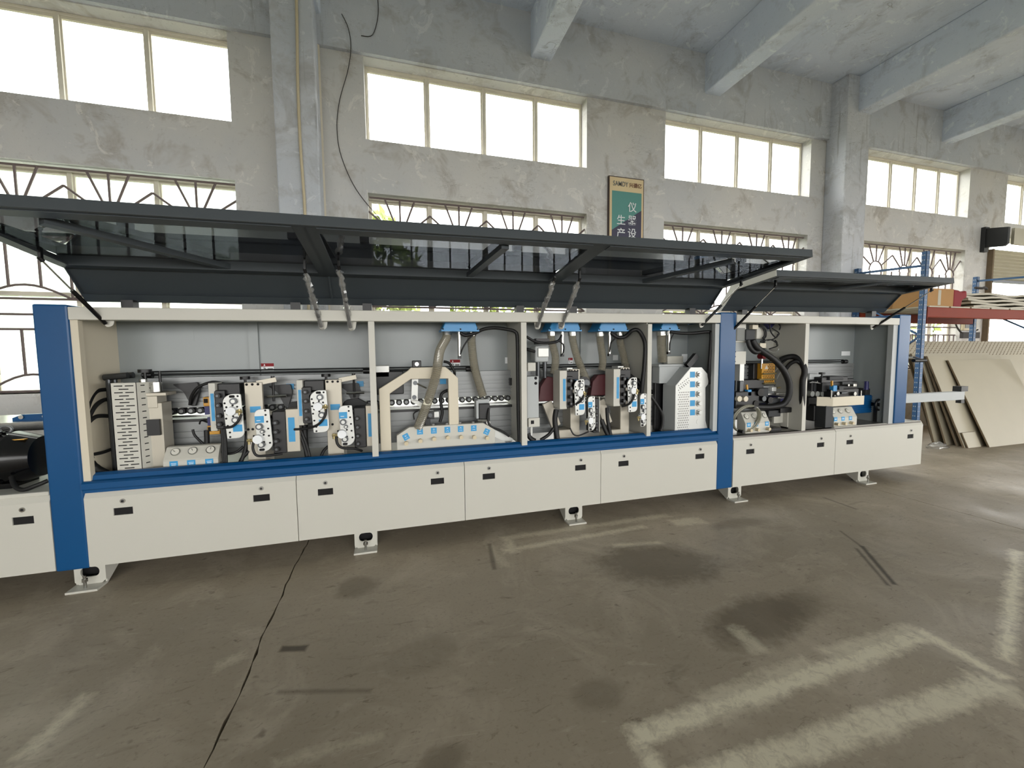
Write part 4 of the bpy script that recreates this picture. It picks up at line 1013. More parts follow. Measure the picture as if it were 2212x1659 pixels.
cable([c5(900,1190)+(.14,), c5(940,1290)+(.12,), c5(975,1360)+(.1,)], 0.02)
cable([c5(105,1340)+(.1,), c5(130,1390)+(.09,), c5(180,1420)+(.08,)], 0.02)
cable([c5(560,1280)+(.06,), c5(600,1350)+(.05,), c5(660,1360)+(.05,), c5(760,1320)+(.06,)], 0.006)

# ---- bay two: white arch bracket, knob panel, linkage
ay = 0.10
pts = [at(*c4(x, y), Y=ay) for x, y in ((215,1530), (187,880), (490,690), (525,655), (885,645), (925,675), (1022,765), (1030,1250), (940,1250), (918,770), (525,775), (302,930), (305,1530))]
pol = [(p.x, p.z) for p in pts]
pol[0] = (pol[1][0], 0.60); pol[-1] = (pol[-2][0], 0.60); pol[8] = (pol[9][0], pol[7][1]); pol[7] = (pol[6][0], pol[7][1])
pol[7] = (pol[7][0], 0.60); pol[8] = (pol[8][0], 0.60)
ar = MB().xz(pol, ay, ay+.05).build('arch_bracket', 'cream_paint', mach, bevel=0.004, label='white arched steel bracket')
p = at(*c4(587, 617), Y=ay)
kb = MB().box(p.x-.032, p.x+.032, ay, ay+.05, p.z-.025, p.z+.025).build('sensor', 'black_plastic', ar, bevel=0.005)
MB().cyl((p.x, ay-.006, p.z), (p.x, ay, p.z), .014, n=12).build('sensor_eye', 'steel', ar, smooth=0.6)
p = at(*c4(215, 690), Y=.25); MB().box(p.x-.055, p.x+.055, .22, .30, p.z-.045, p.z+.04).build('bearing_block', 'plate_grey', mach, bevel=0.004)
p = at(*c4(300, 820), Y=.24); MB().box(p.x-.11, p.x+.10, .22, .30, p.z-.08, p.z+.09).build('gear_housing', 'black_plastic', mach, bevel=0.006)
lk = [at(*c4(x, y), Y=.18) for x, y in ((570,815), (560,965), (540,990), (680,1080))]
l1 = MB().bar(lk[0]+Vector((0,0,.03)), lk[1]-Vector((0,0,.03)), .045, .012, up=(0,1,0)).build('lever', 'plate_grey', mach)
MB().bar(lk[2], lk[3], .03, .012, up=(0,1,0)).build('link', 'plate_grey', l1)
for q in lk[:2]: MB().cyl(q+Vector((0,-.015,0)), q+Vector((0,-.005,0)), .016, n=12).build('pin', 'dark_steel', l1, smooth=0.6)
MB().cyl(at(*c4(590,825), Y=.17), at(*c4(690,870), Y=.17), .006, n=8).build('tie_rod', 'steel', l1, smooth=0.6)
cable([c4(870,590)+(.2,), c4(930,610)+(.19,), c4(980,690)+(.18,), c4(985,740)+(.2,)], .010)
cable([c4(920,890)+(.18,), c4(850,930)+(.17,), c4(840,1020)+(.17,), c4(855,1130)+(.17,), c4(830,1230)+(.16,)], .012)
cable([c4(560,1200)+(.2,), c4(555,1140)+(.2,), c4(600,1110)+(.2,)], .005)
p = at(*c4(740,1150), Y=.18)
w1 = MB().box(p.x-.03, p.x+.02, .16, .22, p.z-.03, p.z+.03).box(p.x-.05, p.x-.01, .15, .2, p.z-.08, p.z-.02).build('corner_unit', 'black_plastic', mach, bevel=0.003)
MB().box(p.x+.02, p.x+.055, .17, .2, p.z-.02, p.z+.02).build('bracket', 'plate_grey', w1)
MB().cyl((p.x-.01, .15, p.z), (p.x-.01, .16, p.z), .016, n=10).build('wheel', 'dark_steel', w1, smooth=0.6)
p = at(*c4(1290,1100), Y=.18)
w2 = MB().box(p.x-.045, p.x+.04, .13, .22, p.z-.11, p.z+.055).build('cutter_motor', 'black_plastic', mach, bevel=0.006)
MB().box(p.x-.065, p.x-.045, .14, .22, p.z-.06, p.z+.08).box(p.x-.05, p.x+.045, .16, .2, p.z+.055, p.z+.085).build('shroud', 'grey_paint', w2, bevel=0.003)
MB().cyl((p.x-.06, .12, p.z-.07), (p.x+.02, .12, p.z-.075), .012, n=8).cyl((p.x+.02, .11, p.z-.09), (p.x+.02, .14, p.z-.09), .016, n=10).build('fitting', 'steel', w2, smooth=0.6)
cable([c4(1350,1080)+(.12,), c4(1335,1180)+(.11,), c4(1365,1270)+(.1,), c4(1480,1320)+(.1,), c4(1560,1380)+(.1,)], .008)
p = at(*c4(1480,1360), Y=.14); MB().bar((p.x-.12, .14, p.z+.05), (p.x+.08, .14, p.z-.06), .05, .012, up=(0,1,0)).build('guide_plate', 'plate_grey', mach)
p = at(*c4(1580,800), Y=.3); MB().box(p.x-.018, p.x+.018, .27, .31, p.z-.03, p.z+.03).build('limit_switch', 'black_plastic', mach)
cable([c4(1590,860)+(.28,), c4(1630,920)+(.2,), c4(1650,980)+(.1,)], .005)
# knob panel
ky = 0.085
pk = [at(*c4(x, y), Y=ky) for x, y in ((375,1370), (560,1280), (1240,1240), (1410,1310))]
x0_, x1_ = pk[0].x, pk[3].x; zA = (pk[0].z+pk[3].z)/2; zB = (pk[1].z+pk[2].z)/2
poly = [(x0_, .60), (x1_, .60), (x1_, zA), (x1_-.09, zB), (x0_+.09, zB), (x0_, zA)]
kp = MB().xz(poly, ky, ky+.06).build('knob_panel', 'white_paint', mach, bevel=0.003, label='white panel with seven knobs and blue arrow labels')
n7 = 7
for i in range(n7):
    f = (i+.5)/n7; x = x0_+.015+(x1_-x0_-.03)*f
    lz = zB-.035 if 0 < i < 6 else zB-.068; an = 0.45 if i == 0 else (-0.45 if i == 6 else 0)
    ca, sa = math.cos(an), math.sin(an)
    def R2(u_, v_): return (x+u_*ca-v_*sa, lz+u_*sa+v_*ca)
    MB().xz([R2(-.021, -.022), R2(.021, -.022), R2(.021, .022), R2(-.021, .022)], ky-.0015, ky+.001).build('label', 'label_blue', kp)
    arc = [R2(-.010+.004*k, -.012+.004*math.sin(math.pi*k/5)) for k in range(6)]
    m_ = MB().tube([(q[0], ky-.002, q[1]) for q in arc], .0016, 4)
    if i == 2: m_.tube([R2(.005*math.cos(k), .008+.005*math.sin(k))[0:1]+(ky-.002,)+R2(.005*math.cos(k), .008+.005*math.sin(k))[1:2] for k in [j*math.pi/4 for j in range(8)]], .0014, 4, closed=True)
    else:
        dz = 1 if i >= 3 else -1
        for u_ in (-.006, .006): q0 = R2(0, .008+.006*dz); q1 = R2(u_, .008-.004*dz); m_.bar((q0[0], ky-.002, q0[1]), (q1[0], ky-.002, q1[1]), .002, .002)
    m_.build('arrow_mark', 'label_white', kp)
    zk = zA-.062+(.028*math.sin(math.pi*f))
    MB().cyl((x, ky-.032, zk), (x, ky, zk), .0145, n=14).build('knob', 'conduit', kp, smooth=0.6)
    if 0 < i < 6: MB().cyl((x, ky+.02, zB), (x, ky+.02, zB+.012), .010, n=10).build('push_fitting', 'clear_plastic', kp, smooth=0.6)

# ---- bay three: motor, blue-grey housing, switch box
p = at(*c5(240, 470), Y=.22)
mo = MB().box(p.x-.06, p.x+.055, .18, .30, p.z-.07, p.z+.06).build('spindle_motor', 'grey_paint', mach, bevel=0.012)
MB().box(p.x-.04, p.x+.05, .165, .18, p.z-.03, p.z+.045).build('terminal_box', 'plate_grey', mo, bevel=0.006)
MB().box(p.x-.05, p.x+.06, .18, .24, p.z+.075, p.z+.12).build('bracket', 'black_plastic', mo)
MB().cyl((p.x-.025, .22, p.z-.2), (p.x-.025, .22, p.z-.07), .018, n=10).cyl((p.x+.035, .22, p.z-.2), (p.x+.035, .22, p.z-.07), .018, n=10).build('guide_post', 'dark_steel', mo, smooth=0.6)
p0 = at(*c5(92, 720), Y=.09); p1 = at(*c5(222, 1180), Y=.09)
hs = MB().box(p0.x, p1.x, .09, .2, p1.z, p0.z).build('housing', 'grey_paint', mach, bevel=0.004)
MB().xz(disc(p1.x-.025, p0.z-.015, .012), .0885, .0905).xz(disc(p1.x-.025, p0.z-.055, .012), .0885, .0905).build('holes', 'dark_slot', hs)
a_ = at(*c5(92, 570), Y=.12); b_ = at(*c5(180, 660), Y=.12); MB().box(a_.x, b_.x, .10, .2, b_.z, a_.z).build('bearing_block', 'white_paint', mach, bevel=0.004)
a_ = at(*c5(108, 1175), Y=.07); b_ = at(*c5(232, 1265), Y=.07)
sb_ = MB().box(a_.x, b_.x, .07, .12, b_.z, a_.z).build('switch_box', 'white_paint', mach, bevel=0.004)
MB().box(a_.x+.02, a_.x+.045, .067, .071, b_.z+.025, a_.z-.018).build('display', 'dark_slot', sb_)
MB().cyl((a_.x+.03, .09, b_.z-.07), (a_.x+.03, .09, b_.z), .010, n=8).build('gland', 'plate_grey', sb_, smooth=0.6)
for q in (((240,960), (320,720)), ((800,900), (870,700))):
    a_ = at(*c5(*q[0]), Y=.23); b_ = at(*c5(*q[1]), Y=.23)
    MB().xz([(a_.x-.03, a_.z-.02), (a_.x+.17, a_.z-.02), (a_.x+.16, a_.z+.16), (b_.x, b_.z), (b_.x-.02, b_.z), (a_.x-.01, a_.z+.10)], .20, .27).build('dust_shroud', 'wine', mach, bevel=0.006)
for q in ((690,790), (1250,800)):
    p = at(*c5(*q), Y=.16); w_ = MB().cyl((p.x, .12, p.z), (p.x, .2, p.z), .055, n=20).build('motor_end', 'black_gloss', mach, smooth=0.6)
    MB().cyl((p.x+.01, .10, p.z), (p.x+.01, .12, p.z), .03, n=14).cyl((p.x, .09, p.z-.02), (p.x+.04, .09, p.z-.03), .008, n=8).build('fitting', 'dark_steel', w_, smooth=0.6)
for q in ((330,1000), (900,980)):
    p = at(*c5(*q), Y=.2); MB().bar((p.x-.02, .2, p.z), (p.x+.06, .2, p.z-.2), .08, .03, up=(0,1,0)).build('slide_plate', 'beige_metal', mach)
for q in ((540,1330), (1040,1330)):
    p = at(*c5(*q), Y=.14); MB().box(p.x-.09, p.x+.05, .12, .24, .60, p.z+.03).build('pedestal', 'beige_metal', mach, bevel=0.006)

# ---- bay four: white perforated control cover with five dials
vy = 0.075
def p5(x, y): q = at(*c5(x, y), Y=vy); return q.x, q.z
pp = [p5(1700,1300), p5(1703,820), p5(1868,622), p5(1990,622), p5(2063,705), p5(2060,800), p5(2030,840), p5(2030,1200), p5(2075,1290)]
pp[0] = (pp[1][0], .61); pp[-1] = (pp[-1][0], .61); 
cc = MB().xz(pp, vy, vy+.006).build('control_cover', 'plate_grey', mach, label='white perforated cover with a column of dials')
xa, za = pp[1]; xb, zb_ = pp[2]
MB().prism([(xa, vy, .61), (xa, vy, za), (xa-.012, vy+.15, za), (xa-.012, vy+.15, .61)], (.004, 0, 0)).prism([(xa, vy, za), (xb, vy, zb_), (xb-.012, vy+.15, zb_), (xa-.012, vy+.15, za)], (.003, 0, -.004)).build('cover_side', 'grey_paint', cc)
ho = MB()
for k in range(22):
    z = za-.0+.0 - k*.0205
    for j in range(6):
        x = xa+.035+j*.019+(.0095 if k % 2 else 0)
        zz = z+ j*.012*(1 if k < 3 else 0) - .0
        if x < pp[7][0]-.095 and .63 < zz < za+.09: ho.xz(disc(x, zz, .0042, 6), vy-.001, vy)
ho.build('perforations', 'dark_slot', cc, kind='stuff')
for i, yq in enumerate((700, 805, 910, 1010, 1110, 1212)):
    q = p5(1953, yq)
    if i < 5:
        l = p5(1890, yq); MB().box(l[0]-.026, l[0]+.024, vy-.0015, vy+.001, l[1]-.026, l[1]+.026).build('label', 'label_blue', cc)
        d_ = MB().cyl((q[0], vy-.012, q[1]), (q[0], vy, q[1]), .027, n=18).build('dial', 'steel', cc, smooth=0.6)
        MB().cyl((q[0], vy-.028, q[1]), (q[0], vy-.012, q[1]), .016, n=14).build('dial_knob', 'plate_grey', cc, smooth=0.6)
    else: MB().cyl((q[0], vy-.002, q[1]), (q[0], vy, q[1]), .022, n=18).build('blank_plug', 'plate_grey', cc, smooth=0.6)
a_ = at(*c5(1480,600), Y=.24); b_ = at(*c5(1830,575), Y=.24)
fn = MB().box(a_.x, b_.x, .18, .32, a_.z-.01, a_.z+.01).prism([(a_.x+.02, .20, a_.z-.01), (b_.x-.06, .20, a_.z-.01), (a_.x+.10, .20, a_.z-.16), (a_.x+.02, .20, a_.z-.16)], (0, .10, 0)).build('dust_funnel', 'grey_paint', mach, bevel=0.003)
a_ = at(*c5(1500,820), Y=.28); MB().box(a_.x-.03, a_.x+.26, .26, .30, .62, a_.z+.03).build('buffing_unit', 'black_plastic', mach, bevel=0.006)
MB().bar(at(*c5(1830,610), Y=.14), at(*c5(1930,490), Y=.14), .05, .04, up=(0,1,0)).build('handle', 'black_plastic', mach)
a_ = at(*c5(1620,500), Y=.3); b_ = at(*c5(1790,580), Y=.3); MB().box(a_.x, b_.x, .30, .36, b_.z, a_.z).build('junction_box', 'white_paint', mach, bevel=0.004)
p = at(*c5(2080,1080), Y=.2); MB().box(p.x-.05, p.x+.04, .16, .3, .62, p.z+.06).build('regulator', 'dark_box', mach, bevel=0.006)

# ---- bay five: glue station
def q5(x, y, Y): return at(*ce(x, y), Y=Y)
a_ = q5(5, 60, .14); b_ = q5(140, 330, .14)
sm = MB().box(2.93, b_.x, .14, .26, b_.z, a_.z).build('servo_motor', 'white_paint', mach, bevel=0.006)
a_ = q5(18, 122, .13); b_ = q5(128, 310, .13); MB().box(max(a_.x, 2.94), b_.x, .132, .142, b_.z, a_.z).build('motor_face', 'sign_grey', sm)
a_ = q5(20, 325, .16); b_ = q5(130, 460, .16); MB().xz([(2.95, a_.z), (b_.x+.01, a_.z), (b_.x-.02, b_.z), (2.97, b_.z)], .16, .26).build('hopper', 'grey_paint', mach, bevel=0.003)
a_ = q5(2, 460, .12); b_ = q5(138, 640, .12)
wp = MB().box(2.92, b_.x, .12, .13, b_.z, a_.z).build('mounting_plate', 'white_paint', mach)
ho = MB()
for i in range(3):
    for j in range(3): ho.xz(disc(2.95+i*.035, b_.z+.025+j*.045, .006, 8), .118, .1195)
ho.build('holes', 'dark_slot', wp)
a_ = q5(45, 640, .15); MB().box(a_.x, a_.x+.05, .14, .2, .95, b_.z).build('column_plate', 'plate_grey', mach)
a_ = q5(145, 140, .12); b_ = q5(275, 300, .12); MB().box(a_.x, b_.x, .12, .2, b_.z, a_.z).build('gearbox', 'dark_box', mach, bevel=0.01)
a_ = q5(240, 75, .13); b_ = q5(320, 140, .13); MB().box(a_.x, b_.x, .13, .17, b_.z, a_.z).build('terminal_block', 'cream_paint', mach, bevel=0.003)
a_ = q5(440, 170, .33); b_ = q5(612, 420, .33)
pw = MB().box(a_.x, b_.x, .34, .35, b_.z, a_.z).build('perforated_board', 'white_paint', mach)
ho = MB(); nx, nz = 9, 13
for i in range(nx):
    for j in range(nz): ho.box(a_.x+(i+.25)*(b_.x-a_.x)/nx, a_.x+(i+.75)*(b_.x-a_.x)/nx, .339, .340, b_.z+(j+.25)*(a_.z-b_.z)/nz, b_.z+(j+.75)*(a_.z-b_.z)/nz)
ho.build('perforations', 'sign_grey', pw, kind='stuff')
a_ = q5(420, 55, .25); MB().xz([(a_.x, a_.z), (q5(565, 55, .25).x, a_.z), (q5(490, 140, .25).x, q5(490, 140, .25).z)], .25, .28).build('triangular_cover', 'navy', mach)
a_ = q5(300, 100, .22); b_ = q5(400, 280, .22); MB().box(a_.x, b_.x, .22, .3, b_.z, a_.z).build('air_unit', 'white_paint', mach, bevel=0.01)
a_ = q5(345, 340, .2); b_ = q5(430, 410, .2); vt = MB().box(a_.x, b_.x, .2, .24, b_.z, a_.z).build('valve_terminal', 'cream_paint', mach, bevel=0.002)
for pts_ in (((270,70),(380,120),(410,220),(380,270)), ((330,70),(420,150),(430,240),(390,280)), ((480,60),(500,180),(570,260),(600,210)), ((520,130),(610,190),(600,230),(540,280),(450,300)), ((350,320),(480,290),(570,330),(590,380),(480,420)), ((560,300),(585,330),(580,370)), ((600,50),(635,100),(620,150))):
    cable([ce(*q)+(.2,) for q in pts_], .006)
cable([ce(430,420)+(.25,), ce(530,470)+(.25,), ce(600,450)+(.25,), ce(610,420)+(.25,)], .005, m='clear_plastic')
cable([ce(165,300)+(.11,), ce(200,400)+(.10,), ce(270,470)+(.09,), ce(350,455)+(.09,)], .020)
cable([ce(235,300)+(.11,), ce(280,380)+(.10,), ce(360,450)+(.09,), ce(480,530)+(.08,), ce(590,620)+(.07,), ce(680,730)+(.06,), ce(750,880)+(.06,), ce(765,1000)+(.06,), ce(740,1130)+(.07,), ce(660,1220)+(.09,), ce(480,1255)+(.11,), ce(250,1250)+(.12,), ce(80,1220)+(.13,)], .028, name='feed_hose', n=12)
cable([ce(640,580)+(.2,), ce(720,545)+(.16,), ce(830,535)+(.11,), ce(920,590)+(.06,), ce(975,690)+(.025,), ce(980,780)+(.02,), ce(955,880)+(.025,), ce(950,1050)+(.03,), ce(945,1300)+(.04,)], .026, name='feed_hose', n=12)
cable([ce(690,740)+(.16,), ce(770,640)+(.12,), ce(860,600)+(.08,), ce(930,640)+(.05,), ce(965,720)+(.03,)], .018)
cable([ce(640,640)+(.2,), ce(730,570)+(.16,), ce(820,540)+(.12,)], .010)
for pts_ in (((510,720),(550,660),(560,640)), ((540,760),(610,690),(640,640)), ((590,850),(620,780),(660,720))): cable([ce(*q)+(.2,) for q in pts_], .006, m='clear_plastic')
p = q5(370, 528, .2); rk = MB().cyl((p.x, .2, p.z-.12), (p.x, .2, p.z+.06), .010, n=10).build('adjusting_screw', 'steel', mach, smooth=0.6)
MB().cyl((p.x, .17, p.z), (p.x, .23, p.z), .026, n=14).build('screw_knob', 'red', rk, smooth=0.6)
a_ = q5(360, 632, .2); b_ = q5(535, 915, .2)
og = MB().box(a_.x, b_.x, .19, .197, b_.z, a_.z).box(a_.x, a_.x+.006, .197, .27, b_.z, a_.z).build('heat_guard', 'amber', mach, label='amber perforated heat guard')
ho = MB(); w_ = b_.x-a_.x; h_ = a_.z-b_.z
for i in range(7):
    for j in range(12):
        x = a_.x+w_*(.12+.13*i+(.06 if j % 2 else 0)); z = b_.z+h_*(.05+.08*j)
        if x < b_.x-.008 and not (i < 3 and j > 7): ho.xz(disc(x, z, .006, 6), .1885, .1895)
ho.build('perforations', 'dark_slot', og, kind='stuff')
MB().xz([(a_.x+w_*.2, b_.z+h_*.72), (a_.x+w_*.48, b_.z+h_*.72), (a_.x+w_*.34, b_.z+h_*.92)], .1885, .1895).build('warning_mark', 'beige_metal', og)
a_ = q5(228, 630, .26); b_ = q5(358, 860, .26); MB().box(a_.x, b_.x, .24, .32, b_.z, a_.z).build('glue_tank', 'black_plastic', mach, bevel=0.006)
gt = None
for (x0, y0, x1, y1, d0, d1, m) in ((0,870,400,1010,.18,.30,'black_plastic'), (0,1040,330,1260,.10,.26,'black_plastic'), (250,990,460,1200,.14,.28,'dark_box'), (440,1120,720,1230,.16,.30,'navy'), (460,1140,640,1220,.13,.16,'dark_box'), (640,1270,860,1330,.12,.2,'black_plastic'), (470,1310,640,1390,.14,.24,'dark_box'), (60,880,110,1060,.13,.17,'dark_steel'), (390,950,550,1070,.18,.28,'alu'), (520,970,580,1030,.15,.2,'plate_grey')):
    a_ = q5(x0, y0, d0); b_ = q5(x1, y1, d0)
    q_ = MB().box(max(a_.x, 2.93), b_.x, d0, d1, b_.z, a_.z)
    if gt is None: gt = q_.build('glue_station', m, mach, bevel=0.006)
    else: q_.build('housing_block', m, gt, bevel=0.006)
for (x0, x1, y, yd) in ((350,730,1075,.15), (440,720,1132,.14)):
    a_ = q5(x0, y, yd); b_ = q5(x1, y, yd); MB().box(a_.x, b_.x, yd, yd+.16, a_.z-.008, a_.z+.004).build('guide_plate', 'steel', gt)
for (x0, y0, x1, y1) in ((390,782,570,775), (330,862,560,858), (400,920,560,915), (590,980,630,975)):
    MB().cyl(q5(x0, y0, .17), q5(x1, y1, .17), .008, n=8).build('fitting', 'brass', gt, smooth=0.6)
for (x, y, r) in ((15,1135,.026), (105,1135,.026)):
    p = q5(x, y, .10); MB().cyl((max(p.x,2.95), .07, p.z), (max(p.x,2.95), .10, p.z), r, n=14).build('adjuster', 'cream_paint', gt, smooth=0.6)
for (x, y, r, L_) in ((290,1040,.035,.05), (240,1200,.03,.04), (430,1150,.03,.05), (340,1130,.025,.05)):
    p = q5(x, y, .13); MB().cyl((p.x, .13-L_, p.z), (p.x, .14, p.z), r, n=14).build('spindle', 'dark_steel' if r < .03 else 'black_gloss', gt, smooth=0.6)
p = q5(172, 1050, .12); bv = MB().box(p.x-.022, p.x+.022, .10, .14, p.z-.03, p.z+.03).build('valve', 'light_blue', mach, bevel=0.004)
MB().bar((p.x-.01, .12, p.z+.02), (p.x-.02, .12, p.z+.075), .014, .014).build('valve_lever', 'amber', bv)
a_ = q5(655, 1340, .16); b_ = q5(740, 1500, .16)
MB().box(b_.x-.018, b_.x, .15, .22, BED, a_.z).box(a_.x-.05, b_.x, .2, .22, BED+.05, a_.z).box(b_.x-.018, q5(810,1500,.16).x, .15, .22, BED, BED+.012).build('bracket', 'white_paint', mach)
p = q5(895, 1300, .13)
vv = MB().cyl((p.x-.03, .13, p.z), (p.x+.03, .13, p.z+.005), .018, n=10).cyl((p.x, .11, p.z-.03), (p.x, .15, p.z+.03), .014, n=10).cyl((p.x-.01, .13, p.z+.0), (p.x-.01, .13, p.z+.045), .009, n=8).build('ball_valve', 'steel', mach, smooth=0.6)
MB().box(p.x-.012, p.x+.015, .11, .15, BED, p.z-.03).box(p.x+.025, p.x+.045, .11, .15, BED, p.z-.05).build('stand', 'black_plastic', vv)
p = q5(875, 1215, .16); MB().cyl((p.x, .13, p.z), (p.x, .17, p.z), .042, n=18).cyl((p.x, .125, p.z), (p.x, .13, p.z), .028, n=14).build('handwheel', 'black_plastic', mach, smooth=0.6)
a_ = q5(490, 1540, .1); MB().box(a_.x, a_.x+.13, .09, .16, BED, BED+.025).build('tool_tray', 'black_plastic', mach, bevel=0.003)
a_ = q5(780, 1060, .25); MB().cyl((a_.x-.02, .25, a_.z+.005), (a_.x+.07, .25, a_.z+.005), .008, n=8).cyl((a_.x+.01, .2, a_.z-.04), (a_.x+.01, .25, a_.z-.04), .03, n=12).build('tape_roller', 'conduit', mach, smooth=0.6)

# ---- bay six: infeed
def q6(x, y, Y): return at(*cf(x, y), Y=Y)
fs_ = None
for (x0, y0, x1, y1, d0, d1, m) in ((310,655,800,760,.18,.30,'black_plastic'), (460,640,720,700,.16,.28,'dark_box'), (800,680,910,800,.2,.3,'black_plastic'), (320,760,980,900,.16,.28,'rubber'), (480,890,1000,1010,.12,.28,'black_plastic'), (700,740,880,790,.14,.18,'dark_box'), (690,930,800,970,.1,.13,'dark_steel'), (640,820,720,900,.12,.17,'dark_box')):
    a_ = q6(x0, y0, d0); b_ = q6(x1, y1, d0); q_ = MB().box(a_.x, b_.x, d0, d1, b_.z, a_.z)
    if fs_ is None: fs_ = q_.build('infeed_unit', m, mach, bevel=0.006)
    else: q_.build('housing_block', m, fs_, bevel=0.005)
for (x, y, r, L_) in ((760,800,.012,.03), (840,795,.012,.04), (560,960,.02,.03), (860,960,.02,.04), (500,1000,.01,.03)):
    p = q6(x, y, .13); MB().cyl((p.x, .13-L_, p.z), (p.x, .16, p.z), r, n=10).build('fitting', 'steel', fs_, smooth=0.6)
a_ = q6(885, 780, .14); b_ = q6(950, 830, .14); MB().box(a_.x, b_.x, .13, .16, b_.z, a_.z).build('sensor', 'white_paint', fs_, bevel=0.004)
a_ = q6(80, 585, .26); b_ = q6(300, 690, .26)
MB().box(a_.x, b_.x, .26, .28, b_.z, a_.z).build('mounting_plate', 'grey_paint', mach)
tknob(*cf(310, 585), .2, .1, r=.028)
for x, m in ((100,'black_plastic'), (155,'dark_box'), (210,'plate_grey'), (260,'black_plastic')):
    p = q6(x, 830, .24); MB().box(p.x-.016, p.x+.016, .22, .28, p.z-.05, p.z+.06).build('cylinder_block', m, mach, bevel=0.003)
for x in (80, 175, 275, 395):
    p = q6(x, 965, .22); MB().cyl((p.x, .19, p.z), (p.x, .25, p.z), .028, n=14).build('feed_roller', 'sign_grey', mach, smooth=0.6)
cable([cf(85,755)+(.2,), cf(170,750)+(.19,), cf(300,780)+(.18,), cf(450,870)+(.17,)], .006, m='clear_plastic')
p = q6(525, 860, .12); bv = MB().box(p.x-.026, p.x+.026, .10, .14, p.z-.03, p.z+.03).build('valve', 'light_blue', mach, bevel=0.004)
MB().bar((p.x-.02, .12, p.z+.02), (p.x-.025, .12, p.z+.075), .016, .014).build('valve_lever', 'amber', bv)
gy = 0.02
a_ = q6(522, 1030, gy); b_ = q6(1103, 1170, gy); c_ = q6(345, 1110, gy)
gd = MB().xy([(a_.x-.10, gy+.085), (a_.x-.095, gy+.09), (a_.x+.004, gy+.004), (b_.x, gy+.004), (b_.x, gy), (a_.x, gy)], b_.z, a_.z).build('guard_band', 'cream_paint', mach, bevel=0.002, label='cream bent sheet metal guard band')
for x in (515, 1075):
    p = q6(x, 1000, gy-.004); MB().cyl((p.x, gy+.01, p.z-.03), (p.x, gy+.01, p.z+.05), .006, n=8).build('pin', 'steel', gd, smooth=0.6)
a_ = q6(370, 1195, .06); b_ = q6(490, 1590, .06); MB().box(a_.x, b_.x, .05, .16, BED, a_.z).build('pedestal', 'dark_box', mach, bevel=0.004)
a_ = q6(820, 1010, .2); b_ = q6(1290, 1320, .2)
bm_ = MB().box(a_.x, b_.x, .2, .34, b_.z, a_.z).build('drive_motor', 'blue_paint', mach, bevel=0.01, label='blue finned drive motor')
for k in range(9):
    z = b_.z+.015+(a_.z-b_.z-.03)*k/8; MB().box(a_.x+.02, b_.x-.02, .192, .2, z-.004, z+.004).build('fin', 'blue_paint', bm_)
a_ = q6(1140, 870, .22); b_ = q6(1340, 1010, .22); MB().box(a_.x, b_.x, .22, .34, b_.z, a_.z).build('terminal_box', 'dark_box', bm_, bevel=0.006)
p = q6(1148, 800, .22); MB().cyl((p.x, .22, p.z-.05), (p.x, .22, p.z+.04), .022, .018, 12).build('emergency_knob', 'navy', mach, smooth=0.6)
p = q6(1370, 1170, .14)
hw = MB().tube([(p.x+.055*math.cos(k*math.pi/10), .13, p.z+.055*math.sin(k*math.pi/10)) for k in range(20)], .012, 8, closed=True).build('handwheel', 'black_plastic', mach, smooth=0.9)
MB().cyl((p.x, .12, p.z), (p.x, .2, p.z), .02, n=12).bar((p.x-.05, .13, p.z), (p.x+.05, .13, p.z), .014, .014).bar((p.x+.05, .10, p.z-.02), (p.x+.1, .08, p.z-.02), .02, .02).build('hub', 'black_plastic', hw)
MB().box(p.x-.02, p.x+.015, .14, .17, BED, p.z-.02).build('stand', 'black_plastic', hw)
a_ = q6(60, 1040, .2); MB().box(a_.x, a_.x+.22, .2, .3, .80, a_.z).build('track_end', 'black_plastic', mach, bevel=0.005)
a_ = q6(150, 1170, .16); MB().box(a_.x, a_.x+.16, .15, .24, BED+.05, a_.z).build('gear_motor', 'black_plastic', mach, bevel=0.012)

# ---- machine end: crank and outfeed arm
a_ = at(1958, 852, Y=0.2); b_ = at(2084, 857, Y=0.2)
arm = MB().box(5.13, b_.x, .2, .26, a_.z-.10, a_.z).build('infeed_arm', 'grey_paint', mach, bevel=0.004, label='grey box-section arm reaching out past the end post')
MB().box(b_.x-.09, b_.x+.03, .19, .27, a_.z, a_.z+.06).box(b_.x-.06, b_.x, .2, .25, a_.z-.14, a_.z-.10).build('stop', 'black_plastic', arm)
MB().box(5.135, 5.17, .2, .26, BED, a_.z-.10).build('arm_support', 'dark_box', arm)
p = at(1985, 778, Y=0.12)
ck = MB().cyl((5.13, .12, p.z+.03), (5.42, .12, p.z+.03), .012, n=10).build('crank', 'steel', mach, smooth=0.6)
MB().bar((5.41, .12, p.z+.035), (5.41, .02, p.z), .02, .015).build('crank_arm', 'steel', ck)
MB().cyl((5.24, .02, p.z), (5.42, .02, p.z), .018, n=12).build('grip', 'black_plastic', ck, smooth=0.6)

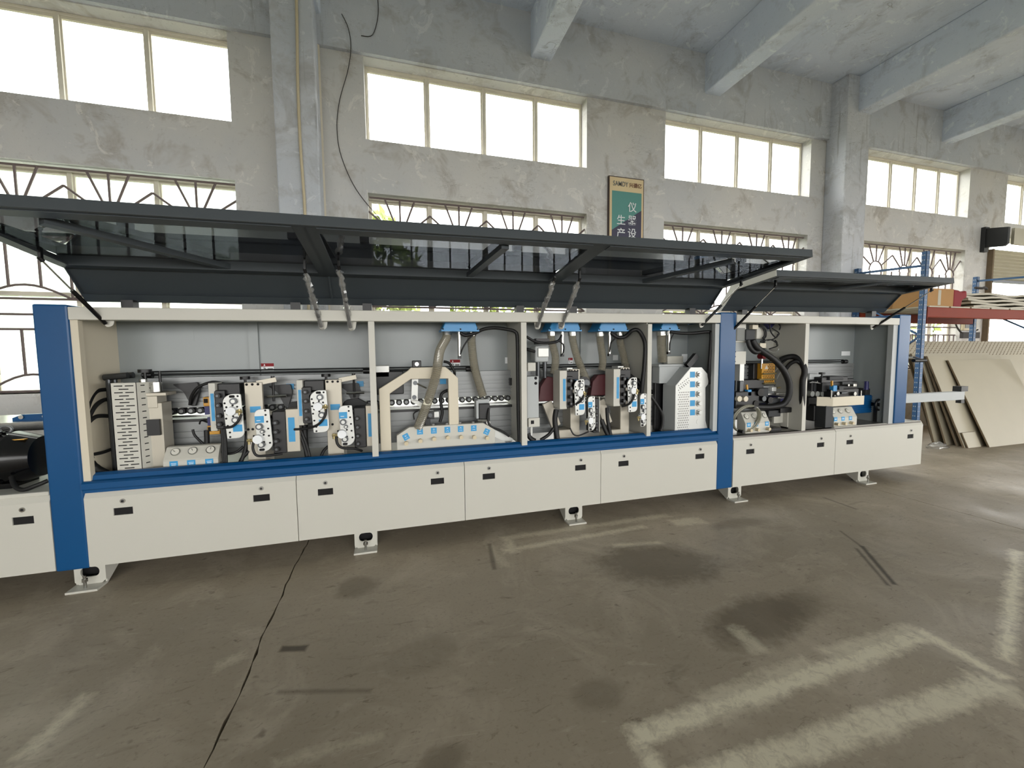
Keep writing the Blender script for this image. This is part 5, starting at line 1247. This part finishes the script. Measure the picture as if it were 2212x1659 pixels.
# ---- left end: black motor, chain guide
my = 0.25
c_ = at(20, 1000, Y=my); zc = BED+.165; xe = at(98, 960, Y=my).x-.01
mt = MB().cyl((xe-.75, my, zc), (xe-.12, my, zc), .150, n=40).cyl((xe-.12, my, zc), (xe, my, zc), .158, .120, 40).build('main_motor', 'black_gloss', mach, smooth=0.6, label='black finned electric motor')
for k in range(36):
    a = 2*math.pi*k/36; 
    MB().bar((xe-.73, my+.153*math.cos(a), zc+.153*math.sin(a)), (xe-.15, my+.153*math.cos(a), zc+.153*math.sin(a)), .004, .018, up=(0, math.cos(a), math.sin(a))).build('fin', 'black_gloss', mt)
MB().box(xe-.7, xe-.1, my-.1, my+.1, BED, BED+.03).build('motor_foot', 'black_gloss', mt)
p = at(14, 944, Y=my); MB().tube([(p.x+.028*math.cos(k*math.pi/8), my, zc+.17+.022*math.sin(k*math.pi/8)) for k in range(16)], .007, 8, closed=True).build('lifting_eye', 'alu', mt, smooth=1.0)
MB().box(xe-.10, xe-.03, my-.085, my-.060, zc+.115, zc+.12).build('yellow_sticker', 'amber', mt)
cable([(25, 1030, .12), (32, 1050, .08), (50, 1058, .06), (80, 1048, .06), (104, 1038, .08)], .012)
a_ = at(27, 910, Y=.5); b_ = at(110, 893, Y=.5)
cg = MB().xz([(a_.x, a_.z), (a_.x+.0, a_.z+.02), (a_.x+.05, b_.z), (-1.7, b_.z), (-1.7, a_.z)], .5, .52).build('chain_guard', 'blue_paint', mach)
for k in range(4): MB().cyl((a_.x+.05+k*.12, .488, a_.z+.025), (a_.x+.05+k*.12, .5, a_.z+.025), .013, n=10).build('bolt', 'steel', cg, smooth=0.6)

# ---- hose coil on the bed
pc_ = q5(185, 1455, .03)
cl = thing('hose_coil', 'coil of clear hose lying on the machine bed beside the blue post', 'hose', (pc_.x, .04, BED))
for k in range(4):
    ce_ = Vector((pc_.x+random.uniform(-.008, .008), .045+k*.006-.01, BED+.138+random.uniform(0, .008))); rr = .125+random.uniform(-.010, .006)
    MB().tube([ce_+Vector((rr*1.2*math.cos(i*math.pi/20), -.03*math.sin(i*math.pi/20)+.02, rr*math.sin(i*math.pi/20))) for i in range(40)], .0095, 8, closed=True).build('loop', 'coil_clear', cl, smooth=1.0)
for a in (1.2, 4.2): MB().cyl((pc_.x+.125*1.2*math.cos(a), .015, BED+.138+.122*math.sin(a)), (pc_.x+.125*1.2*math.cos(a), .07, BED+.138+.122*math.sin(a)), .014, n=8).build('cable_tie', 'black_plastic', cl)

# ================================================================== RACK AND STOCK, RIGHT
RX, RF, RB = 6.82, 0.84, 1.66
rk = thing('pallet_rack', 'blue and orange pallet rack beyond the end of the machine', 'rack', (8.0, 1.25, 0))
for x in (RX, RX+2.8):
    for y in (RF, RB):
        zt = 2.66 if y == RF else 2.60
        u = MB().box(x-.033, x+.033, y-.03, y-.026, 0, zt).box(x-.033, x-.029, y-.03, y+.025, 0, zt).box(x+.029, x+.033, y-.03, y+.025, 0, zt).build('upright', 'rack_blue', rk)
        ho = MB()
        z = .2
        while z < zt-.05:
            for sx_ in (-.013, .013): ho.box(x+sx_-.004, x+sx_+.004, y-.031, y-.030, z, z+.010)
            for sy_ in (-.008, .012): ho.box(x-.034, x-.033, y+sy_-.004, y+sy_+.004, z, z+.016)
            z += .065
        ho.build('slots', 'grey_paint', u, kind='stuff')
    MB().bar((x, RF, 2.48), (x, RB, 2.53), .03, .03).build('frame_brace', 'rack_blue', rk)
    MB().bar((x, RF, 1.55), (x, RB, 2.1), .03, .02).build('frame_brace', 'rack_blue', rk)
    if x < 7: MB().bar((x, RF, 1.55), (x, RB, .9), .03, .02).build('frame_brace', 'rack_blue', rk)
for y, z in ((RF, 1.87), (RB, 1.87)):
    b = MB().box(RX+.05, RX+2.75, y-.03, y+.03, z-.075, z+.065).build('beam', 'rack_orange', rk, bevel=0.012)
    MB().box(RX+.045, RX+.052, y-.034, y+.04, z-.16, z+.07).build('beam_connector', 'rack_orange', rk)
for k in range(6): MB().box(RX+.1+k*.44, RX+.5+k*.44, RF-.02, RB+.02, 1.935, 1.953).build('shelf_board', 'board', rk)
def carton(x0, x1, y0, y1, z0, z1, label, group=None, m='cardboard'):
    t_ = tag(MB().box(x0, x1, y0, y1, z0, z1).build('cardboard_box', m, bevel=0.004), label, 'box', group)
    MB().box(x0-.001, x1+.001, (y0+y1)/2-.025, (y0+y1)/2+.025, z1, z1+.001).box((x0+x1)/2-.03, (x0+x1)/2+.03, y0-.001, y0, z0+.02, z1-.02).build('tape', 'board', t_)
    return t_
carton(6.93, 7.52, .88, 1.25, 1.953, 2.20, 'brown cardboard box on the rack shelf behind the blue upright')
carton(7.0, 7.45, 1.28, 1.62, 1.953, 2.30, 'taller brown cardboard box at the back of the rack shelf')
rs = tag(MB().xz(rpoly([(7.56, 1.953), (7.74, 1.953), (7.76, 2.06), (7.86, 2.10), (7.84, 2.20), (7.74, 2.17), (7.66, 2.20), (7.56, 2.20)], .03), .9, 1.0).build('red_cloth', 'red', bevel=0.02), 'dark red folded cloth beside the brown box on the rack', 'cloth')
for k in range(5):
    z = 1.953+k*.05
    o = MB(); n = 10
    for i in range(n):
        x0 = 7.9+i*.2; dz = .012*math.sin(i*1.3+k)
        o.prism([(x0, .85+k*.03, z+dz), (x0+.2, .85+k*.03, z+.012*math.sin((i+1)*1.3+k)), (x0+.2, .85+k*.03, z+.03+.012*math.sin((i+1)*1.3+k)), (x0, .85+k*.03, z+.03+dz)], (0, .7, 0))
    tag(o.build('wrapped_sheet', 'board'), ['lowest', 'second lowest', 'middle', 'second highest', 'topmost'][k]+' white sheet of the wrapped stack on the rack shelf', 'sheet', 'wrapped sheets on the rack')
bt = tag(MB().tube(curve([(8.02, .9, 2.24), (8.12, .88, 2.235), (8.22, .9, 2.25), (8.33, .93, 2.24)], 5), .018, 8).build('dark_strap', 'wire', smooth=1.0), 'dark strap lying on the wrapped white sheets', 'strap')
# leaning boards
BX1 = 9.4
def leaning(x0, yb, ztop, ytop, th, label, m='board', x1=BX1, z0=0.0):
    b = MB().prism([(x0, yb, z0), (x0, ytop, ztop), (x0, ytop+th, ztop), (x0, yb+th, z0)], (x1-x0, 0, 0)).build('leaning_board', 'board_edge')
    d = Vector((0, ytop-yb, ztop-z0)).normalized(); nn = Vector((0, -d.z, d.y))*.003
    MB().prism([(x0+.002, yb, z0+.002), (x0+.002, ytop, ztop), (x0+.002, ytop, ztop)+Vector((0,0,0)) if False else (x1, ytop, ztop), (x1, yb, z0+.002)], nn).build('face', m, b)
    return tag(b, label, 'board', 'boards leaning on the rack')
leaning(7.93, .60, 1.205, 1.10, .018, 'large off-white board leaning at the front of the stack')
leaning(7.58, .69, 1.27, 1.165, .02, 'narrow strip board leaning behind the large off-white board', x1=8.3)
leaning(7.62, .78, 1.27, 1.215, .02, 'thin board leaning third from the front of the stack', x1=9.4)
leaning(7.56, .87, 1.30, 1.25, .02, 'dark-edged board leaning fourth from the front of the stack', x1=9.2)
leaning(7.5, .97, 1.31, 1.31, .02, 'rearmost low board of the leaning stack', x1=9.3)
cp_ = leaning(7.62, 1.06, 1.50, 1.50, .006, 'tall chequer-plate patterned sheet standing behind the leaning boards', x1=11.2)
ck_ = MB()
for i in range(36):
    for j in range(7):
        z = 1.28+j*.035; t_ = z/1.50; y = 1.06+.44*t_; x = 7.72+i*.095+(.047 if j % 2 else 0)
        ck_.bar((x-.016, y-.006, z-.008), (x+.016, y-.006, z+.010), .005, .004, up=(0,1,0))
ck_.build('tread_marks', 'board_edge', cp_, kind='stuff')
leaning(7.60, .66, .20, .735, .012, 'small marbled offcut leaning at the foot of the strip board', x1=7.88)
bg_ = MB(); nb, mbk = 12, 7
pb = at(2018, 962, Z=0)-Vector((0.12, 0.10, 0))
vs = []
for i in range(nb):
    for j in range(mbk):
        a = 2*math.pi*i/nb; t_ = j/(mbk-1)*math.pi/2
        r = (1+random.uniform(-.18, .18)); vs.append((pb.x+.19*math.cos(a)*math.cos(t_)*r, pb.y+.08*math.sin(a)*math.cos(t_)*r, max(.0, .075*math.sin(t_)*r)))
fs = [(i*mbk+j, ((i+1) % nb)*mbk+j, ((i+1) % nb)*mbk+j+1, i*mbk+j+1) for i in range(nb) for j in range(mbk-1)]
bg_.add(vs, fs); tag(bg_.build('plastic_bag', 'clear_plastic'), 'crumpled clear plastic bag on the floor beside the machine end', 'bag')

# ================================================================== OUTSIDE
def tree(x, y, h, r, label):
    t_ = thing('tree', label, 'tree', (x, y, -.32), 'trees outside the windows')
    MB().tube([(x, y, -.32), (x+.1, y, h*.4), (x+.05, y+.1, h*.75)], None, 8, radii=[.16, .11, .04]).build('trunk', 'bark', t_, smooth=1.0)
    m = MB()
    for k in range(1100):
        a = random.uniform(0, 2*math.pi); z_ = random.uniform(-1, 1); q = random.uniform(.45, 1)**.5
        rr = math.sqrt(1-z_*z_)*r*q
        c = Vector((x+rr*math.cos(a), y+rr*math.sin(a), h*.66+z_*q*h*.36)); s = random.uniform(.10, .2)
        u_ = Vector((random.uniform(-1, 1), random.uniform(-1, 1), random.uniform(-1, 1))).normalized(); v_ = u_.orthogonal().normalized()
        m.quad(c-u_*s, c+v_*s*.5, c+u_*s, c-v_*s*.5)
    m.build('crown', 'leaf', t_); return t_
tree(-6.6, 8.0, 4.4, 1.7, 'tree outside the left windows'); tree(-3.2, 9.5, 4.2, 1.5, 'smaller tree outside between the left windows')
tree(-.4, 7.5, 4.7, 1.2, 'tree outside showing at the left edge of the middle lower window')
tree(3.4, 10.5, 4.0, 1.7, 'low tree outside the middle of the long wall'); tree(8.5, 9.0, 3.6, 1.6, 'tree outside behind the far column')
tree(19.5, 9.5, 3.4, 2.0, 'yellow-green tree outside the raised shutter door')
